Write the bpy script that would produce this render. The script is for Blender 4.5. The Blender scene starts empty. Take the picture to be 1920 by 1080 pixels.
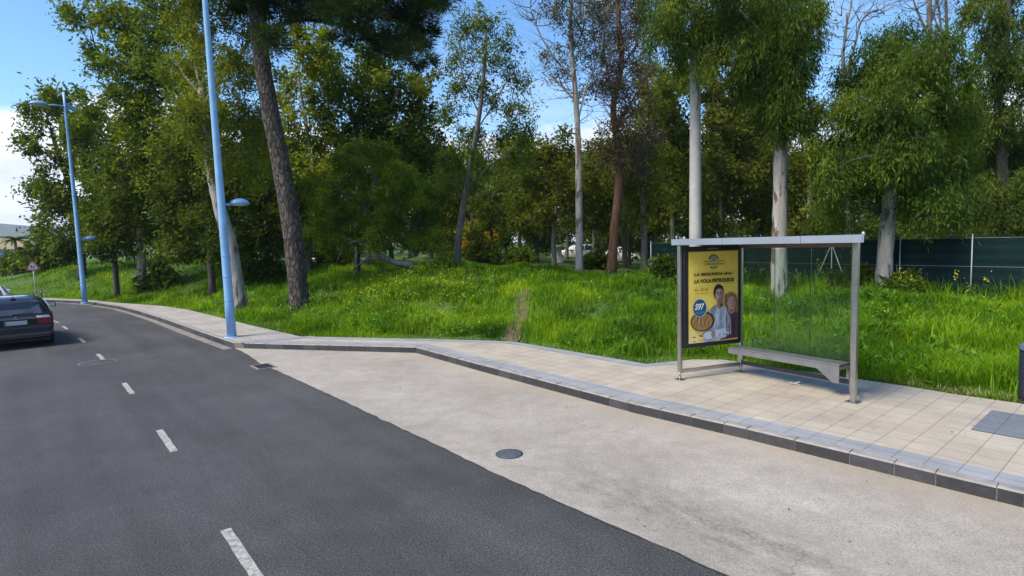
import bpy, bmesh, math, random
import numpy as np
from mathutils import Vector, Matrix
R = math.radians
scn = bpy.context.scene
COL = scn.collection
rng = np.random.default_rng(7)
random.seed(7)

# ------------------------------------------------------------------ camera maths
F, CH = 1080.0, 2.68
PITCH, ROLL = math.atan(84 / F), math.atan(.026)
FW = np.array([0, math.cos(PITCH), -math.sin(PITCH)])
UP0 = np.array([0, math.sin(PITCH), math.cos(PITCH)])
RT0 = np.array([1., 0, 0])
RT = math.cos(ROLL) * RT0 - math.sin(ROLL) * UP0
UP = math.sin(ROLL) * RT0 + math.cos(ROLL) * UP0
EYE = np.array([0, 0, CH])

def ray(px, py):
    return FW + RT * (px - 960) / F + UP * (540 - py) / F

def G(px, py, z=0.):                      # survey of a ground point
    d = ray(px, py)
    t = (z - CH) / d[2]
    return np.array([d[0] * t, d[1] * t, z])

def A(px, py, Y):                         # survey of a point at a known distance
    d = ray(px, py)
    return EYE + d * (Y / d[1])

U = np.array([.646, -.763, 0]); U /= np.linalg.norm(U)      # along the kerb, towards us
N = np.array([-U[1], U[0], 0])                               # away from the road
KA = math.atan2(U[1], U[0])

# ------------------------------------------------------------------ objects
def tag(o, label=None, cat=None, group=None, kind=None):
    if label: o['label'] = label
    if cat: o['category'] = cat
    if group: o['group'] = group
    if kind: o['kind'] = kind
    return o

def empty(name, loc, rz=0., label=None, cat=None, group=None):
    o = bpy.data.objects.new(name, None)
    o.location = Vector(tuple(float(v) for v in loc)); o.rotation_euler = (0, 0, rz)
    o.empty_display_size = .2
    COL.objects.link(o)
    return tag(o, label, cat, group)

def link(name, me, parent=None, loc=None):
    o = bpy.data.objects.new(name, me)
    COL.objects.link(o)
    if parent is not None: o.parent = parent
    if loc is not None: o.location = Vector(tuple(float(v) for v in loc))
    return o

def npmesh(name, V, nper, mats, smooth=False):
    """faces of nper corners each, no shared vertices"""
    V = np.ascontiguousarray(V, dtype=np.float32).reshape(-1, 3)
    n = len(V); nf = n // nper
    me = bpy.data.meshes.new(name)
    me.vertices.add(n); me.vertices.foreach_set('co', V.ravel())
    me.loops.add(n); me.loops.foreach_set('vertex_index', np.arange(n, dtype=np.int32))
    me.polygons.add(nf)
    me.polygons.foreach_set('loop_start', np.arange(0, n, nper, dtype=np.int32))
    me.update(calc_edges=True)
    for m in mats: me.materials.append(m)
    return me

class MB:
    def __init__(s): s.v = []; s.f = []; s.m = []; s.sm = []
    def add(s, vs, fs, mi=0, smooth=False):
        b = len(s.v); s.v += [tuple(float(c) for c in p) for p in vs]
        for f in fs:
            s.f.append([b + i for i in f]); s.m.append(mi); s.sm.append(smooth)
    def box(s, c, size, M=None, mi=0, bev=0.):
        x, y, z = [k / 2 for k in size]
        if bev <= 0:
            vs = [(i * x, j * y, k * z) for k in (-1, 1) for j in (-1, 1) for i in (-1, 1)]
            fs = [(0, 2, 3, 1), (4, 5, 7, 6), (0, 1, 5, 4), (2, 6, 7, 3), (0, 4, 6, 2), (1, 3, 7, 5)]
        else:
            bm = bmesh.new(); bmesh.ops.create_cube(bm, size=1)
            for v in bm.verts: v.co = Vector((v.co.x * size[0], v.co.y * size[1], v.co.z * size[2]))
            bmesh.ops.bevel(bm, geom=bm.edges[:], offset=bev, segments=2, affect='EDGES', profile=.5)
            vs = [tuple(v.co) for v in bm.verts]; bm.verts.index_update()
            fs = [[v.index for v in f.verts] for f in bm.faces]; bm.free()
        out = []
        for p in vs:
            q = Vector(p)
            if M is not None: q = M @ q
            out.append(q + Vector(tuple(float(k) for k in c)))
        s.add(out, fs, mi)
    def bar(s, p0, p1, w, h, mi=0, up=(0, 0, 1)):
        p0 = Vector(tuple(map(float, p0))); p1 = Vector(tuple(map(float, p1)))
        d = (p1 - p0); L = d.length; d.normalize()
        u = Vector(up)
        if abs(d.dot(u)) > .98: u = Vector((1, 0, 0))
        x = d.cross(u).normalized(); z = x.cross(d)
        M = Matrix((x, d, z)).transposed()
        s.box((p0 + p1) / 2, (w, L, h), M, mi)
    def tube(s, pts, rad, n=8, mi=0, cap=True, jit=0., r0=None):
        pts = [np.array(p, float) for p in pts]
        k = len(pts); b = []
        ref = np.array([1., .13, .07])
        vs = []
        for i in range(k):
            t = pts[min(i + 1, k - 1)] - pts[max(i - 1, 0)]; t = t / (np.linalg.norm(t) + 1e-9)
            a = np.cross(t, ref); a /= np.linalg.norm(a) + 1e-9
            c = np.cross(t, a)
            for j in range(n):
                an = 2 * math.pi * j / n
                rr = rad[i] * (1 + (random.uniform(-jit, jit) if jit else 0))
                vs.append(pts[i] + (a * math.cos(an) + c * math.sin(an)) * rr)
        fs = []
        for i in range(k - 1):
            for j in range(n):
                fs.append((i * n + j, i * n + (j + 1) % n, (i + 1) * n + (j + 1) % n, (i + 1) * n + j))
        if cap:
            fs.append(tuple(range(n))[::-1]); fs.append(tuple((k - 1) * n + j for j in range(n)))
        s.add(vs, fs, mi, True)
    def lathe(s, prof, n=20, c=(0, 0, 0), mi=0, sx=1., sy=1.):
        vs = []; k = len(prof)
        for r_, z_ in prof:
            for j in range(n):
                an = 2 * math.pi * j / n
                vs.append((c[0] + r_ * sx * math.cos(an), c[1] + r_ * sy * math.sin(an), c[2] + z_))
        fs = [(i * n + j, i * n + (j + 1) % n, (i + 1) * n + (j + 1) % n, (i + 1) * n + j) for i in range(k - 1) for j in range(n)]
        fs.append(tuple(range(n))[::-1]); fs.append(tuple((k - 1) * n + j for j in range(n)))
        s.add(vs, fs, mi, True)
    def prism(s, poly, z0, z1, mi=0, mi_side=None):
        n = len(poly)
        vs = [(p[0], p[1], z0) for p in poly] + [(p[0], p[1], z1) for p in poly]
        s.add(vs, [tuple(range(n))[::-1], tuple(range(n, 2 * n))], mi)
        s.add(vs, [(i, (i + 1) % n, n + (i + 1) % n, n + i) for i in range(n)], mi if mi_side is None else mi_side)
    def build(s, name, mats, parent=None, loc=None, recalc=True):
        me = bpy.data.meshes.new(name)
        me.from_pydata(s.v, [], s.f)
        if not isinstance(mats, (list, tuple)): mats = [mats]
        for m in mats: me.materials.append(m)
        me.polygons.foreach_set('material_index', s.m)
        me.polygons.foreach_set('use_smooth', s.sm)
        if recalc:
            bm = bmesh.new(); bm.from_mesh(me)
            bmesh.ops.recalc_face_normals(bm, faces=bm.faces[:])
            bm.to_mesh(me); bm.free()
        me.update()
        return link(name, me, parent, loc)

# ------------------------------------------------------------------ materials
def mat(name):
    m = bpy.data.materials.new(name); m.use_nodes = True
    nt = m.node_tree
    return m, nt, nt.nodes['Principled BSDF']

def nd(nt, t, **kw):
    n = nt.nodes.new(t)
    for k, v in kw.items():
        if k in n.inputs: n.inputs[k].default_value = v
        else: setattr(n, k, v)
    return n

def coords(nt, kind='Object', scale=None):
    tc = nd(nt, 'ShaderNodeTexCoord')
    if scale is None: return tc.outputs[kind]
    mp = nd(nt, 'ShaderNodeMapping'); mp.inputs['Scale'].default_value = scale
    nt.links.new(tc.outputs[kind], mp.inputs['Vector'])
    return mp.outputs['Vector']

def noise(nt, vec, scale, detail=4, rough=.55, dist=0.):
    n = nd(nt, 'ShaderNodeTexNoise'); n.inputs['Scale'].default_value = scale
    n.inputs['Detail'].default_value = detail; n.inputs['Roughness'].default_value = rough
    n.inputs['Distortion'].default_value = dist
    nt.links.new(vec, n.inputs['Vector']); return n.outputs['Fac']

def ramp(nt, fac, stops, interp='LINEAR'):
    r = nd(nt, 'ShaderNodeValToRGB'); cr = r.color_ramp; cr.interpolation = interp
    while len(cr.elements) < len(stops): cr.elements.new(.5)
    for e, (p, c) in zip(cr.elements, stops):
        e.position = p; e.color = (*c, 1) if not isinstance(c, (int, float)) else (c, c, c, 1)
    nt.links.new(fac, r.inputs['Fac']); return r.outputs['Color']

def mixc(nt, fac, a, b, mode='MIX'):
    m = nd(nt, 'ShaderNodeMix', data_type='RGBA', blend_type=mode)
    for sock, v in ((m.inputs[0], fac), (m.inputs[6], a), (m.inputs[7], b)):
        if hasattr(v, 'links') or hasattr(v, 'is_linked'): nt.links.new(v, sock)
        elif isinstance(v, (int, float)): sock.default_value = v
        else: sock.default_value = (*v, 1)
    return m.outputs[2]

def bump(nt, b, h, strength=.3, dist=.01):
    n = nd(nt, 'ShaderNodeBump'); n.inputs['Strength'].default_value = strength; n.inputs['Distance'].default_value = dist
    nt.links.new(h, n.inputs['Height']); nt.links.new(n.outputs['Normal'], b.inputs['Normal'])

def plain(name, c, rough=.5, metal=0., spec=.5, var=.12, vs=9., bumps=0., coat=0.):
    m, nt, b = mat(name)
    v = coords(nt)
    f = noise(nt, v, vs, 5, .6)
    nt.links.new(ramp(nt, f, [(.3, tuple(k * (1 - var) for k in c)), (.7, tuple(min(1, k * (1 + var)) for k in c))]), b.inputs['Base Color'])
    b.inputs['Roughness'].default_value = rough; b.inputs['Metallic'].default_value = metal
    b.inputs['Specular IOR Level'].default_value = spec
    b.inputs['Coat Weight'].default_value = coat; b.inputs['Coat Roughness'].default_value = .04
    if bumps: bump(nt, b, noise(nt, v, vs * 6, 3), bumps, .01)
    return m

def leafmat(name, lo, mid, hi, trans=.5, spec=.12, patch=False):
    m, nt, b = mat(name)
    geo = nd(nt, 'ShaderNodeNewGeometry')
    v = coords(nt)
    n1 = noise(nt, v, .55, 2, .5)
    add = nd(nt, 'ShaderNodeMath', operation='MULTIPLY_ADD')
    nt.links.new(geo.outputs['Random Per Island'], add.inputs[0]); add.inputs[1].default_value = .45
    sub = nd(nt, 'ShaderNodeMath', operation='MULTIPLY_ADD')
    nt.links.new(n1, sub.inputs[0]); sub.inputs[1].default_value = 1.5; sub.inputs[2].default_value = -.5
    nt.links.new(sub.outputs[0], add.inputs[2])
    c = ramp(nt, add.outputs[0], [(.12, lo), (.5, mid), (.95, hi)])
    if patch: c = mixc(nt, 1., c, ramp(nt, noise(nt, v, .38, 5, .65, .5), [(.33, (.50, .62, .75)), (.5, (.95, .95, 1.)), (.66, (1.55, 1.2, 1.1))]), 'MULTIPLY')
    c = mixc(nt, 1., c, (1.16, 1.16, 1.1), 'MULTIPLY')
    nt.links.new(c, b.inputs['Base Color'])
    b.inputs['Roughness'].default_value = .5; b.inputs['Specular IOR Level'].default_value = spec
    tr = nd(nt, 'ShaderNodeBsdfTranslucent')
    ct = mixc(nt, 1., c, (1.5, 1.3, .45), 'MULTIPLY')
    nt.links.new(ct, tr.inputs['Color'])
    mx = nd(nt, 'ShaderNodeMixShader'); mx.inputs[0].default_value = trans
    nt.links.new(b.outputs[0], mx.inputs[1]); nt.links.new(tr.outputs[0], mx.inputs[2])
    out = nt.nodes['Material Output']
    nt.links.new(mx.outputs[0], out.inputs['Surface'])
    return m

M = {}
# asphalt
m, nt, b = mat('asphalt'); v = coords(nt)
sp = noise(nt, v, 95, 3, .7); big = noise(nt, v, .35, 5, .6); mid_ = noise(nt, v, 3.2, 4, .6)
vl = coords(nt, 'Object', (.5, .06, 1)); 
mpr = nd(nt, 'ShaderNodeMapping'); mpr.inputs['Rotation'].default_value = (0, 0, -KA - math.pi / 2)
nt.links.new(coords(nt), mpr.inputs['Vector'])
mps = nd(nt, 'ShaderNodeMapping'); mps.inputs['Scale'].default_value = (1.1, .07, 1)
nt.links.new(mpr.outputs[0], mps.inputs['Vector'])
trk = noise(nt, mps.outputs[0], 1.0, 4, .6)
sp2_ = noise(nt, v, 40, 2, .6)
c = ramp(nt, sp, [(.34, (.011, .011, .0125)), (.5, (.036, .036, .0385)), (.66, (.125, .124, .126))])
c = mixc(nt, .8, c, ramp(nt, sp2_, [(.34, .5), (.5, 1.), (.66, 1.55)]), 'MULTIPLY')
c = mixc(nt, .85, c, ramp(nt, big, [(.32, .66), (.68, 1.34)]), 'MULTIPLY')
c = mixc(nt, .85, c, ramp(nt, trk, [(.38, .8), (.62, 1.22)]), 'MULTIPLY')
stn = noise(nt, mps.outputs[0], 4.5, 6, .7)
c = mixc(nt, .7, c, ramp(nt, stn, [(.28, .55), (.40, 1.)]), 'MULTIPLY')
c = mixc(nt, .35, c, ramp(nt, mid_, [(.3, .7), (.7, 1.3)]), 'MULTIPLY')
nt.links.new(c, b.inputs['Base Color']); b.inputs['Roughness'].default_value = .82
bump(nt, b, noise(nt, v, 120, 3, .7), .55, .006)
M['asphalt'] = m

# concrete of the bus bay, with tyre and oil stains of their own shape
m, nt, b = mat('bay_concrete'); v = coords(nt)
sp = noise(nt, v, 60, 4, .75); big = noise(nt, v, .55, 6, .62); mid_ = noise(nt, v, 3.5, 6, .65)
c = ramp(nt, big, [(.3, (.25, .226, .188)), (.55, (.315, .288, .247)), (.75, (.375, .345, .30))])
c = mixc(nt, .85, c, ramp(nt, sp, [(.33, .5), (.5, 1.), (.67, 1.4)]), 'MULTIPLY')
c = mixc(nt, .5, c, ramp(nt, mid_, [(.28, .72), (.65, 1.14)]), 'MULTIPLY')
# stain streak along the bay: coordinates in the kerb frame
mpr = nd(nt, 'ShaderNodeMapping'); mpr.inputs['Rotation'].default_value = (0, 0, -KA)
nt.links.new(coords(nt), mpr.inputs['Vector'])
sx = nd(nt, 'ShaderNodeSeparateXYZ'); nt.links.new(mpr.outputs[0], sx.inputs[0])
stain_c = np.array([np.dot(G(1230, 940), U), np.dot(G(1230, 940), N)])
def band(src, c0, w):
    a = nd(nt, 'ShaderNodeMath', operation='SUBTRACT'); nt.links.new(src, a.inputs[0]); a.inputs[1].default_value = c0
    ab = nd(nt, 'ShaderNodeMath', operation='ABSOLUTE'); nt.links.new(a.outputs[0], ab.inputs[0])
    mr = nd(nt, 'ShaderNodeMapRange', interpolation_type='SMOOTHSTEP'); nt.links.new(ab.outputs[0], mr.inputs[0])
    mr.inputs[1].default_value = 0; mr.inputs[2].default_value = w; mr.inputs[3].default_value = 1; mr.inputs[4].default_value = 0
    return mr.outputs[0]
mm = nd(nt, 'ShaderNodeMath', operation='MULTIPLY')
nt.links.new(band(sx.outputs[0], stain_c[0] + .7, 3.6), mm.inputs[0]); nt.links.new(band(sx.outputs[1], stain_c[1] - .12, .95), mm.inputs[1])
mps = nd(nt, 'ShaderNodeMapping'); mps.inputs['Scale'].default_value = (.8, 1.8, 1); nt.links.new(mpr.outputs[0], mps.inputs['Vector'])
sn1 = ramp(nt, noise(nt, mps.outputs[0], 2.6, 8, .8), [(.38, 0.), (.60, 1.)])
sn = mixc(nt, 1., sn1, ramp(nt, noise(nt, v, 30, 3, .7), [(.36, .25), (.56, 1.25)]), 'MULTIPLY')
mm2 = nd(nt, 'ShaderNodeMath', operation='MULTIPLY'); nt.links.new(mm.outputs[0], mm2.inputs[0]); nt.links.new(sn, mm2.inputs[1])
mm3 = nd(nt, 'ShaderNodeMath', operation='MULTIPLY'); nt.links.new(mm2.outputs[0], mm3.inputs[0]); mm3.inputs[1].default_value = .62
c = mixc(nt, mm3.outputs[0], c, (.085, .078, .07))
# sandy dirt by the kerb
kn = float(np.dot(G(1190, 775), N))
mmk = nd(nt, 'ShaderNodeMath', operation='MULTIPLY'); nt.links.new(band(sx.outputs[1], kn, .75), mmk.inputs[0])
nt.links.new(ramp(nt, noise(nt, v, 4, 5, .7), [(.3, .25), (.7, 1.)]), mmk.inputs[1])
mmk2 = nd(nt, 'ShaderNodeMath', operation='MULTIPLY'); nt.links.new(mmk.outputs[0], mmk2.inputs[0]); mmk2.inputs[1].default_value = .65
c = mixc(nt, mmk2.outputs[0], c, (.34, .275, .2))
# hairline cracks
vo = nd(nt, 'ShaderNodeTexVoronoi', feature='DISTANCE_TO_EDGE'); vo.inputs['Scale'].default_value = .55
dn = nd(nt, 'ShaderNodeTexNoise'); dn.inputs['Scale'].default_value = 2.2; dn.inputs['Detail'].default_value = 6
nt.links.new(v, dn.inputs['Vector'])
dv = nd(nt, 'ShaderNodeVectorMath', operation='MULTIPLY_ADD'); nt.links.new(dn.outputs['Color'], dv.inputs[0]); dv.inputs[1].default_value = (.7, .7, 0)
nt.links.new(v, dv.inputs[2]); nt.links.new(dv.outputs[0], vo.inputs['Vector'])
ck = ramp(nt, vo.outputs['Distance'], [(0, .72), (.004, 1.)])
ckm = ramp(nt, noise(nt, v, .7, 3), [(.5, 0.), (.6, 1.)])
c = mixc(nt, ckm, c, mixc(nt, 1., c, ck, 'MULTIPLY'))
# small dark specks of grit
spk = ramp(nt, noise(nt, v, 26, 2, .5), [(.22, .35), (.30, 1.)])
c = mixc(nt, .8, c, spk, 'MULTIPLY')
nt.links.new(c, b.inputs['Base Color']); b.inputs['Roughness'].default_value = .9
bump(nt, b, noise(nt, v, 70, 5, .7), .4, .006)
M['bay'] = m

def tiles(name, c1, c2, mort, s=.3, off=0.):
    m, nt, b = mat(name); v = coords(nt)
    br = nd(nt, 'ShaderNodeTexBrick'); br.offset = off; br.squash = 1
    br.inputs['Scale'].default_value = 1.; br.inputs['Brick Width'].default_value = s; br.inputs['Row Height'].default_value = s
    br.inputs['Mortar Size'].default_value = .0065; br.inputs['Mortar Smooth'].default_value = .3; br.inputs['Bias'].default_value = 0.
    br.inputs['Color1'].default_value = (*c1, 1); br.inputs['Color2'].default_value = (*c2, 1); br.inputs['Mortar'].default_value = (*mort, 1)
    nt.links.new(v, br.inputs['Vector'])
    c = mixc(nt, .8, br.outputs['Color'], ramp(nt, noise(nt, v, 1.1, 6, .65), [(.3, .74), (.7, 1.18)]), 'MULTIPLY')
    c = mixc(nt, .5, c, ramp(nt, noise(nt, v, 55, 4, .7), [(.3, .75), (.7, 1.22)]), 'MULTIPLY')
    c = mixc(nt, .6, c, ramp(nt, noise(nt, v, 13, 2, .5), [(.2, .5), (.29, 1.)]), 'MULTIPLY')
    nt.links.new(c, b.inputs['Base Color']); b.inputs['Roughness'].default_value = .8
    bump(nt, b, br.outputs['Fac'], -.5, .004)
    return m
M['tile'] = tiles('cream_tiles', (.40, .355, .285), (.36, .318, .255), (.215, .19, .155))
M['tile_grey'] = tiles('grey_tiles', (.36, .33, .295), (.31, .29, .27), (.2, .18, .16))
M['band'] = tiles('blue_grey_tiles', (.235, .25, .268), (.27, .284, .302), (.14, .145, .15))
M['band_dark'] = tiles('dark_blue_tiles', (.125, .143, .168), (.155, .172, .195), (.08, .088, .098))

m, nt, b = mat('kerb_stone_shaded'); v = coords(nt); geo = nd(nt, 'ShaderNodeNewGeometry')
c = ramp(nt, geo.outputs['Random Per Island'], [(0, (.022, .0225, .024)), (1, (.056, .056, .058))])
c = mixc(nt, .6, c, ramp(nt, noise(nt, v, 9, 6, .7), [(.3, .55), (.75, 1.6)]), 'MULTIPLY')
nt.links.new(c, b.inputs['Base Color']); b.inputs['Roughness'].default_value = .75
bump(nt, b, noise(nt, v, 40, 4), .4, .01); M['kerb'] = m  # kerb face: its shade is put into this darker stone colour
M['kerb_top'] = plain('worn_kerb_top_lit', (.25, .235, .22), .8, var=.25, vs=6, bumps=.2)  # same kerb stone, worn on top, colour lightened for light from above
M['mortar'] = plain('pale_mortar', (.17, .155, .135), .9, var=.2, vs=20)
M['gutter'] = plain('sandy_gutter', (.19, .175, .15), .9, var=.3, vs=3)
M['paint'] = plain('worn_white_paint', (.29, .282, .262), .8, var=.5, vs=18, bumps=.2)
M['grey_metal'] = plain('brushed_aluminium', (.50, .51, .52), .38, .85, var=.1, vs=4)
M['fascia'] = plain('pale_aluminium_fascia', (.36, .40, .45), .4, .55, var=.08, vs=3)
M['steel'] = plain('stainless_steel', (.44, .425, .40), .3, .95, var=.15, vs=5)
M['brown_trim'] = plain('bronze_trim', (.20, .165, .125), .45, .6, var=.15)
M['bench'] = plain('bench_metal', (.25, .255, .26), .4, .6, var=.14, vs=5)
M['black'] = plain('black_frame', (.012, .012, .014), .4, 0, var=.2)
M['rubber'] = plain('black_rubber', (.015, .015, .016), .8, var=.2)
M['blue_paint'] = plain('sky_blue_paint', (.22, .42, .66), .45, 0., var=.14, vs=2.5)
M['blue_dark'] = plain('lamp_head_blue', (.16, .32, .54), .4, 0, var=.1)
M['lens'] = plain('frosted_lens', (.55, .58, .6), .25, var=.05)
M['pole'] = plain('concrete_pole', (.38, .365, .34), .8, var=.16, vs=2.2, bumps=.25)
M['galv'] = plain('galvanised_steel', (.42, .45, .48), .5, .4, var=.1)
M['iron'] = plain('cast_iron', (.06, .065, .075), .6, .3, var=.4, vs=30)
M['iron_dark'] = plain('dark_slot', (.012, .012, .013), .8)
M['white'] = plain('white_render', (.78, .77, .74), .7, var=.06)
M['cream'] = plain('cream_render', (.6, .56, .5), .8, var=.08, vs=1.)
M['rooftile'] = plain('brown_roof', (.27, .20, .145), .8, var=.3, vs=4)
M['window'] = plain('dark_window', (.03, .035, .045), .1, var=.1)
M['red'] = plain('sign_red', (.30, .075, .06), .5, var=.1)
M['signwhite'] = plain('sign_white', (.5, .5, .48), .5, var=.1)
M['navy'] = plain('navy_bin_paint', (.018, .024, .04), .45, var=.15)
M['carblack'] = plain('black_car_paint', (.008, .010, .014), .18, .2, .5, var=.1, coat=1.)
M['carwhite'] = plain('white_car_paint', (.74, .75, .76), .25, 0, .5, var=.03, coat=.8)
M['carglass'] = plain('tinted_car_glass', (.05, .058, .062), .06, 0, .9, var=.3, vs=3)
M['taillight'] = plain('red_tail_lamp', (.2, .004, .005), .35, 0, .25, var=.2)
M['clearlight'] = plain('clear_tail_lamp', (.66, .66, .68), .15, .2, var=.05, coat=.5)
M['chrome'] = plain('chrome', (.7, .71, .73), .12, 1., var=.03)
M['plastic'] = plain('grey_plastic', (.05, .053, .058), .5, var=.1)
M['plate'] = plain('plate_white', (.42, .44, .46), .5, var=.06)
M['plateblue'] = plain('plate_blue', (.03, .09, .35), .5, var=.06)
M['soil'] = plain('bare_soil', (.10, .078, .042), .95, var=.35, vs=5, bumps=.5)
M['paper'] = plain('white_paper', (.7, .7, .68), .7, var=.05)
M['ylw_flower'] = plain('yellow_petals', (.60, .57, .02), .6, var=.15, vs=2)

# screen mesh of the fence
m, nt, b = mat('green_screen_mesh'); v = coords(nt, 'Object')
mp = nd(nt, 'ShaderNodeMapping'); mp.inputs['Rotation'].default_value = (0, R(45), 0); nt.links.new(v, mp.inputs['Vector'])
br = nd(nt, 'ShaderNodeTexBrick'); br.offset = 0.
br.inputs['Scale'].default_value = 1.; br.inputs['Brick Width'].default_value = .055; br.inputs['Row Height'].default_value = .055
br.inputs['Mortar Size'].default_value = .004; br.inputs['Color1'].default_value = (.002, .011, .0115, 1); br.inputs['Color2'].default_value = (.0025, .0135, .0145, 1)
br.inputs['Mortar'].default_value = (.009, .028, .030, 1)
sw = nd(nt, 'ShaderNodeSeparateXYZ'); nt.links.new(mp.outputs[0], sw.inputs[0])
cw = nd(nt, 'ShaderNodeCombineXYZ'); nt.links.new(sw.outputs[0], cw.inputs[0]); nt.links.new(sw.outputs[2], cw.inputs[1])
nt.links.new(cw.outputs[0], br.inputs['Vector'])
wv = nd(nt, 'ShaderNodeTexWave', bands_direction='Z'); wv.inputs['Scale'].default_value = 1.1; wv.inputs['Distortion'].default_value = 1.2
nt.links.new(v, wv.inputs['Vector'])
c = mixc(nt, .5, br.outputs['Color'], ramp(nt, wv.outputs['Fac'], [(.0, .6), (1., 1.6)]), 'MULTIPLY')
c = mixc(nt, .6, c, ramp(nt, noise(nt, v, .8, 4), [(.3, .6), (.7, 1.5)]), 'MULTIPLY')
nt.links.new(c, b.inputs['Base Color']); b.inputs['Roughness'].default_value = .6
b.inputs['Specular IOR Level'].default_value = .12
M['screen'] = m

# shelter glass
m, nt, b = mat('shelter_glass'); out = nt.nodes['Material Output']; nt.nodes.remove(b)
tr = nd(nt, 'ShaderNodeBsdfTransparent'); tr.inputs['Color'].default_value = (.82, .90, .87, 1)
gl = nd(nt, 'ShaderNodeBsdfGlossy'); gl.inputs['Roughness'].default_value = .03
fr = nd(nt, 'ShaderNodeFresnel'); fr.inputs['IOR'].default_value = 1.33
df = nd(nt, 'ShaderNodeBsdfDiffuse'); df.inputs['Color'].default_value = (.45, .5, .48, 1)
dm = ramp(nt, noise(nt, coords(nt), 1.6, 5, .6), [(.5, .0), (.85, .03)])
mx0 = nd(nt, 'ShaderNodeMixShader'); mx0.inputs[0].default_value = .006; nt.links.new(tr.outputs[0], mx0.inputs[1]); nt.links.new(df.outputs[0], mx0.inputs[2])
mx = nd(nt, 'ShaderNodeMixShader'); nt.links.new(fr.outputs[0], mx.inputs[0]); nt.links.new(mx0.outputs[0], mx.inputs[1]); nt.links.new(gl.outputs[0], mx.inputs[2])
nt.links.new(mx.outputs[0], out.inputs['Surface']); M['glass'] = m

def bark(name, c0, c1, c2, sc=(6, 6, 1.5), bstr=.8, patch=None):
    m, nt, b = mat(name); v = coords(nt, 'Object', sc)
    n1 = noise(nt, v, 1.6, 6, .7, .6)
    c = ramp(nt, n1, [(.3, c0), (.5, c1), (.72, c2)])
    if patch:
        v2 = coords(nt, 'Object', (3.2, 3.2, .9))
        pm = ramp(nt, noise(nt, v2, 1.0, 4, .6, .4), [(.53, 0.), (.57, 1.)])
        c = mixc(nt, pm, c, patch)
    nt.links.new(c, b.inputs['Base Color']); b.inputs['Roughness'].default_value = .9
    bump(nt, b, n1, bstr, .04); return m
m, nt, b = mat('pine_bark'); v = coords(nt, 'Object', (7, 7, 2.2))
dn = nd(nt, 'ShaderNodeTexNoise'); dn.inputs['Scale'].default_value = 1.5; dn.inputs['Detail'].default_value = 5; nt.links.new(v, dn.inputs['Vector'])
dv = nd(nt, 'ShaderNodeVectorMath', operation='MULTIPLY_ADD'); nt.links.new(dn.outputs['Color'], dv.inputs[0]); dv.inputs[1].default_value = (1.1, 1.1, 1.1); nt.links.new(v, dv.inputs[2])
vo = nd(nt, 'ShaderNodeTexVoronoi', feature='DISTANCE_TO_EDGE'); vo.inputs['Scale'].default_value = 1.25; nt.links.new(dv.outputs[0], vo.inputs['Vector'])
fis = ramp(nt, vo.outputs['Distance'], [(.0, .12), (.16, 1.)])
c = ramp(nt, noise(nt, v, 2.4, 6, .7), [(.3, (.045, .036, .030)), (.5, (.10, .08, .066)), (.72, (.20, .165, .14))])
nt.links.new(mixc(nt, .9, c, fis, 'MULTIPLY'), b.inputs['Base Color']); b.inputs['Roughness'].default_value = .95
bump(nt, b, fis, 1., .05); M['bark_pine'] = m
M['bark_euc'] = bark('eucalyptus_bark', (.20, .18, .155), (.33, .31, .28), (.46, .44, .41), (4, 4, .7), .4, (.13, .085, .06))
M['bark_grey'] = bark('grey_bark', (.06, .052, .042), (.14, .125, .105), (.24, .22, .19), (6, 6, 1.2), .6)
M['bark_red'] = bark('reddish_bark', (.06, .03, .018), (.14, .07, .04), (.22, .13, .08), (6, 6, 1.), .6)
M['bark_dark'] = bark('dark_bark', (.022, .019, .015), (.05, .042, .034), (.09, .078, .064), (6, 6, 1.4), .6)
M['l_dark'] = leafmat('dark_leaves', (.025, .048, .009), (.070, .108, .014), (.16, .205, .024))
M['l_mid'] = leafmat('mid_leaves', (.028, .056, .008), (.084, .135, .015), (.185, .235, .026))
M['l_yel'] = leafmat('yellow_green_leaves', (.050, .078, .010), (.128, .172, .017), (.25, .28, .03))
M['l_olive'] = leafmat('olive_leaves', (.040, .056, .010), (.10, .124, .016), (.205, .215, .028))
M['l_euc'] = leafmat('eucalyptus_leaves', (.022, .048, .008), (.072, .122, .015), (.19, .24, .028))
M['l_pine'] = leafmat('pine_needles', (.012, .026, .006), (.034, .062, .011), (.085, .12, .02), .2)
M['l_pineb'] = leafmat('bright_pine_needles', (.035, .07, .008), (.12, .185, .016), (.27, .33, .026), .5)
M['l_brown'] = leafmat('dry_brown_leaves', (.06, .042, .026), (.13, .095, .06), (.21, .165, .115), .2)
M['l_sparse'] = leafmat('grey_green_leaves', (.045, .05, .025), (.09, .09, .045), (.15, .15, .08), .2)
M['l_mimosa'] = leafmat('yellow_blossom', (.24, .18, .01), (.48, .36, .02), (.66, .52, .03))
M['grass'] = leafmat('grass_blades', (.042, .105, .005), (.122, .265, .009), (.27, .42, .016), .5, .12, True)
M['weed'] = leafmat('weed_leaves', (.030, .085, .008), (.075, .18, .014), (.15, .28, .02), .35, .2)
M['dry'] = leafmat('dry_grass', (.16, .13, .06), (.26, .21, .1), (.36, .3, .16), .2)

m, nt, b = mat('turf_soil'); v = coords(nt)
c = ramp(nt, noise(nt, v, .9, 6, .65), [(.3, (.035, .075, .010)), (.55, (.06, .12, .014)), (.75, (.10, .13, .03))])
c = mixc(nt, .6, c, ramp(nt, noise(nt, v, 14, 4, .7), [(.3, .6), (.7, 1.3)]), 'MULTIPLY')
nt.links.new(c, b.inputs['Base Color']); b.inputs['Roughness'].default_value = 1.
bump(nt, b, noise(nt, v, 8, 5, .7), .8, .06); M['turf'] = m
M['hill'] = plain('hill_scrub', (.075, .085, .05), 1., var=.3, vs=.01)

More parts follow.
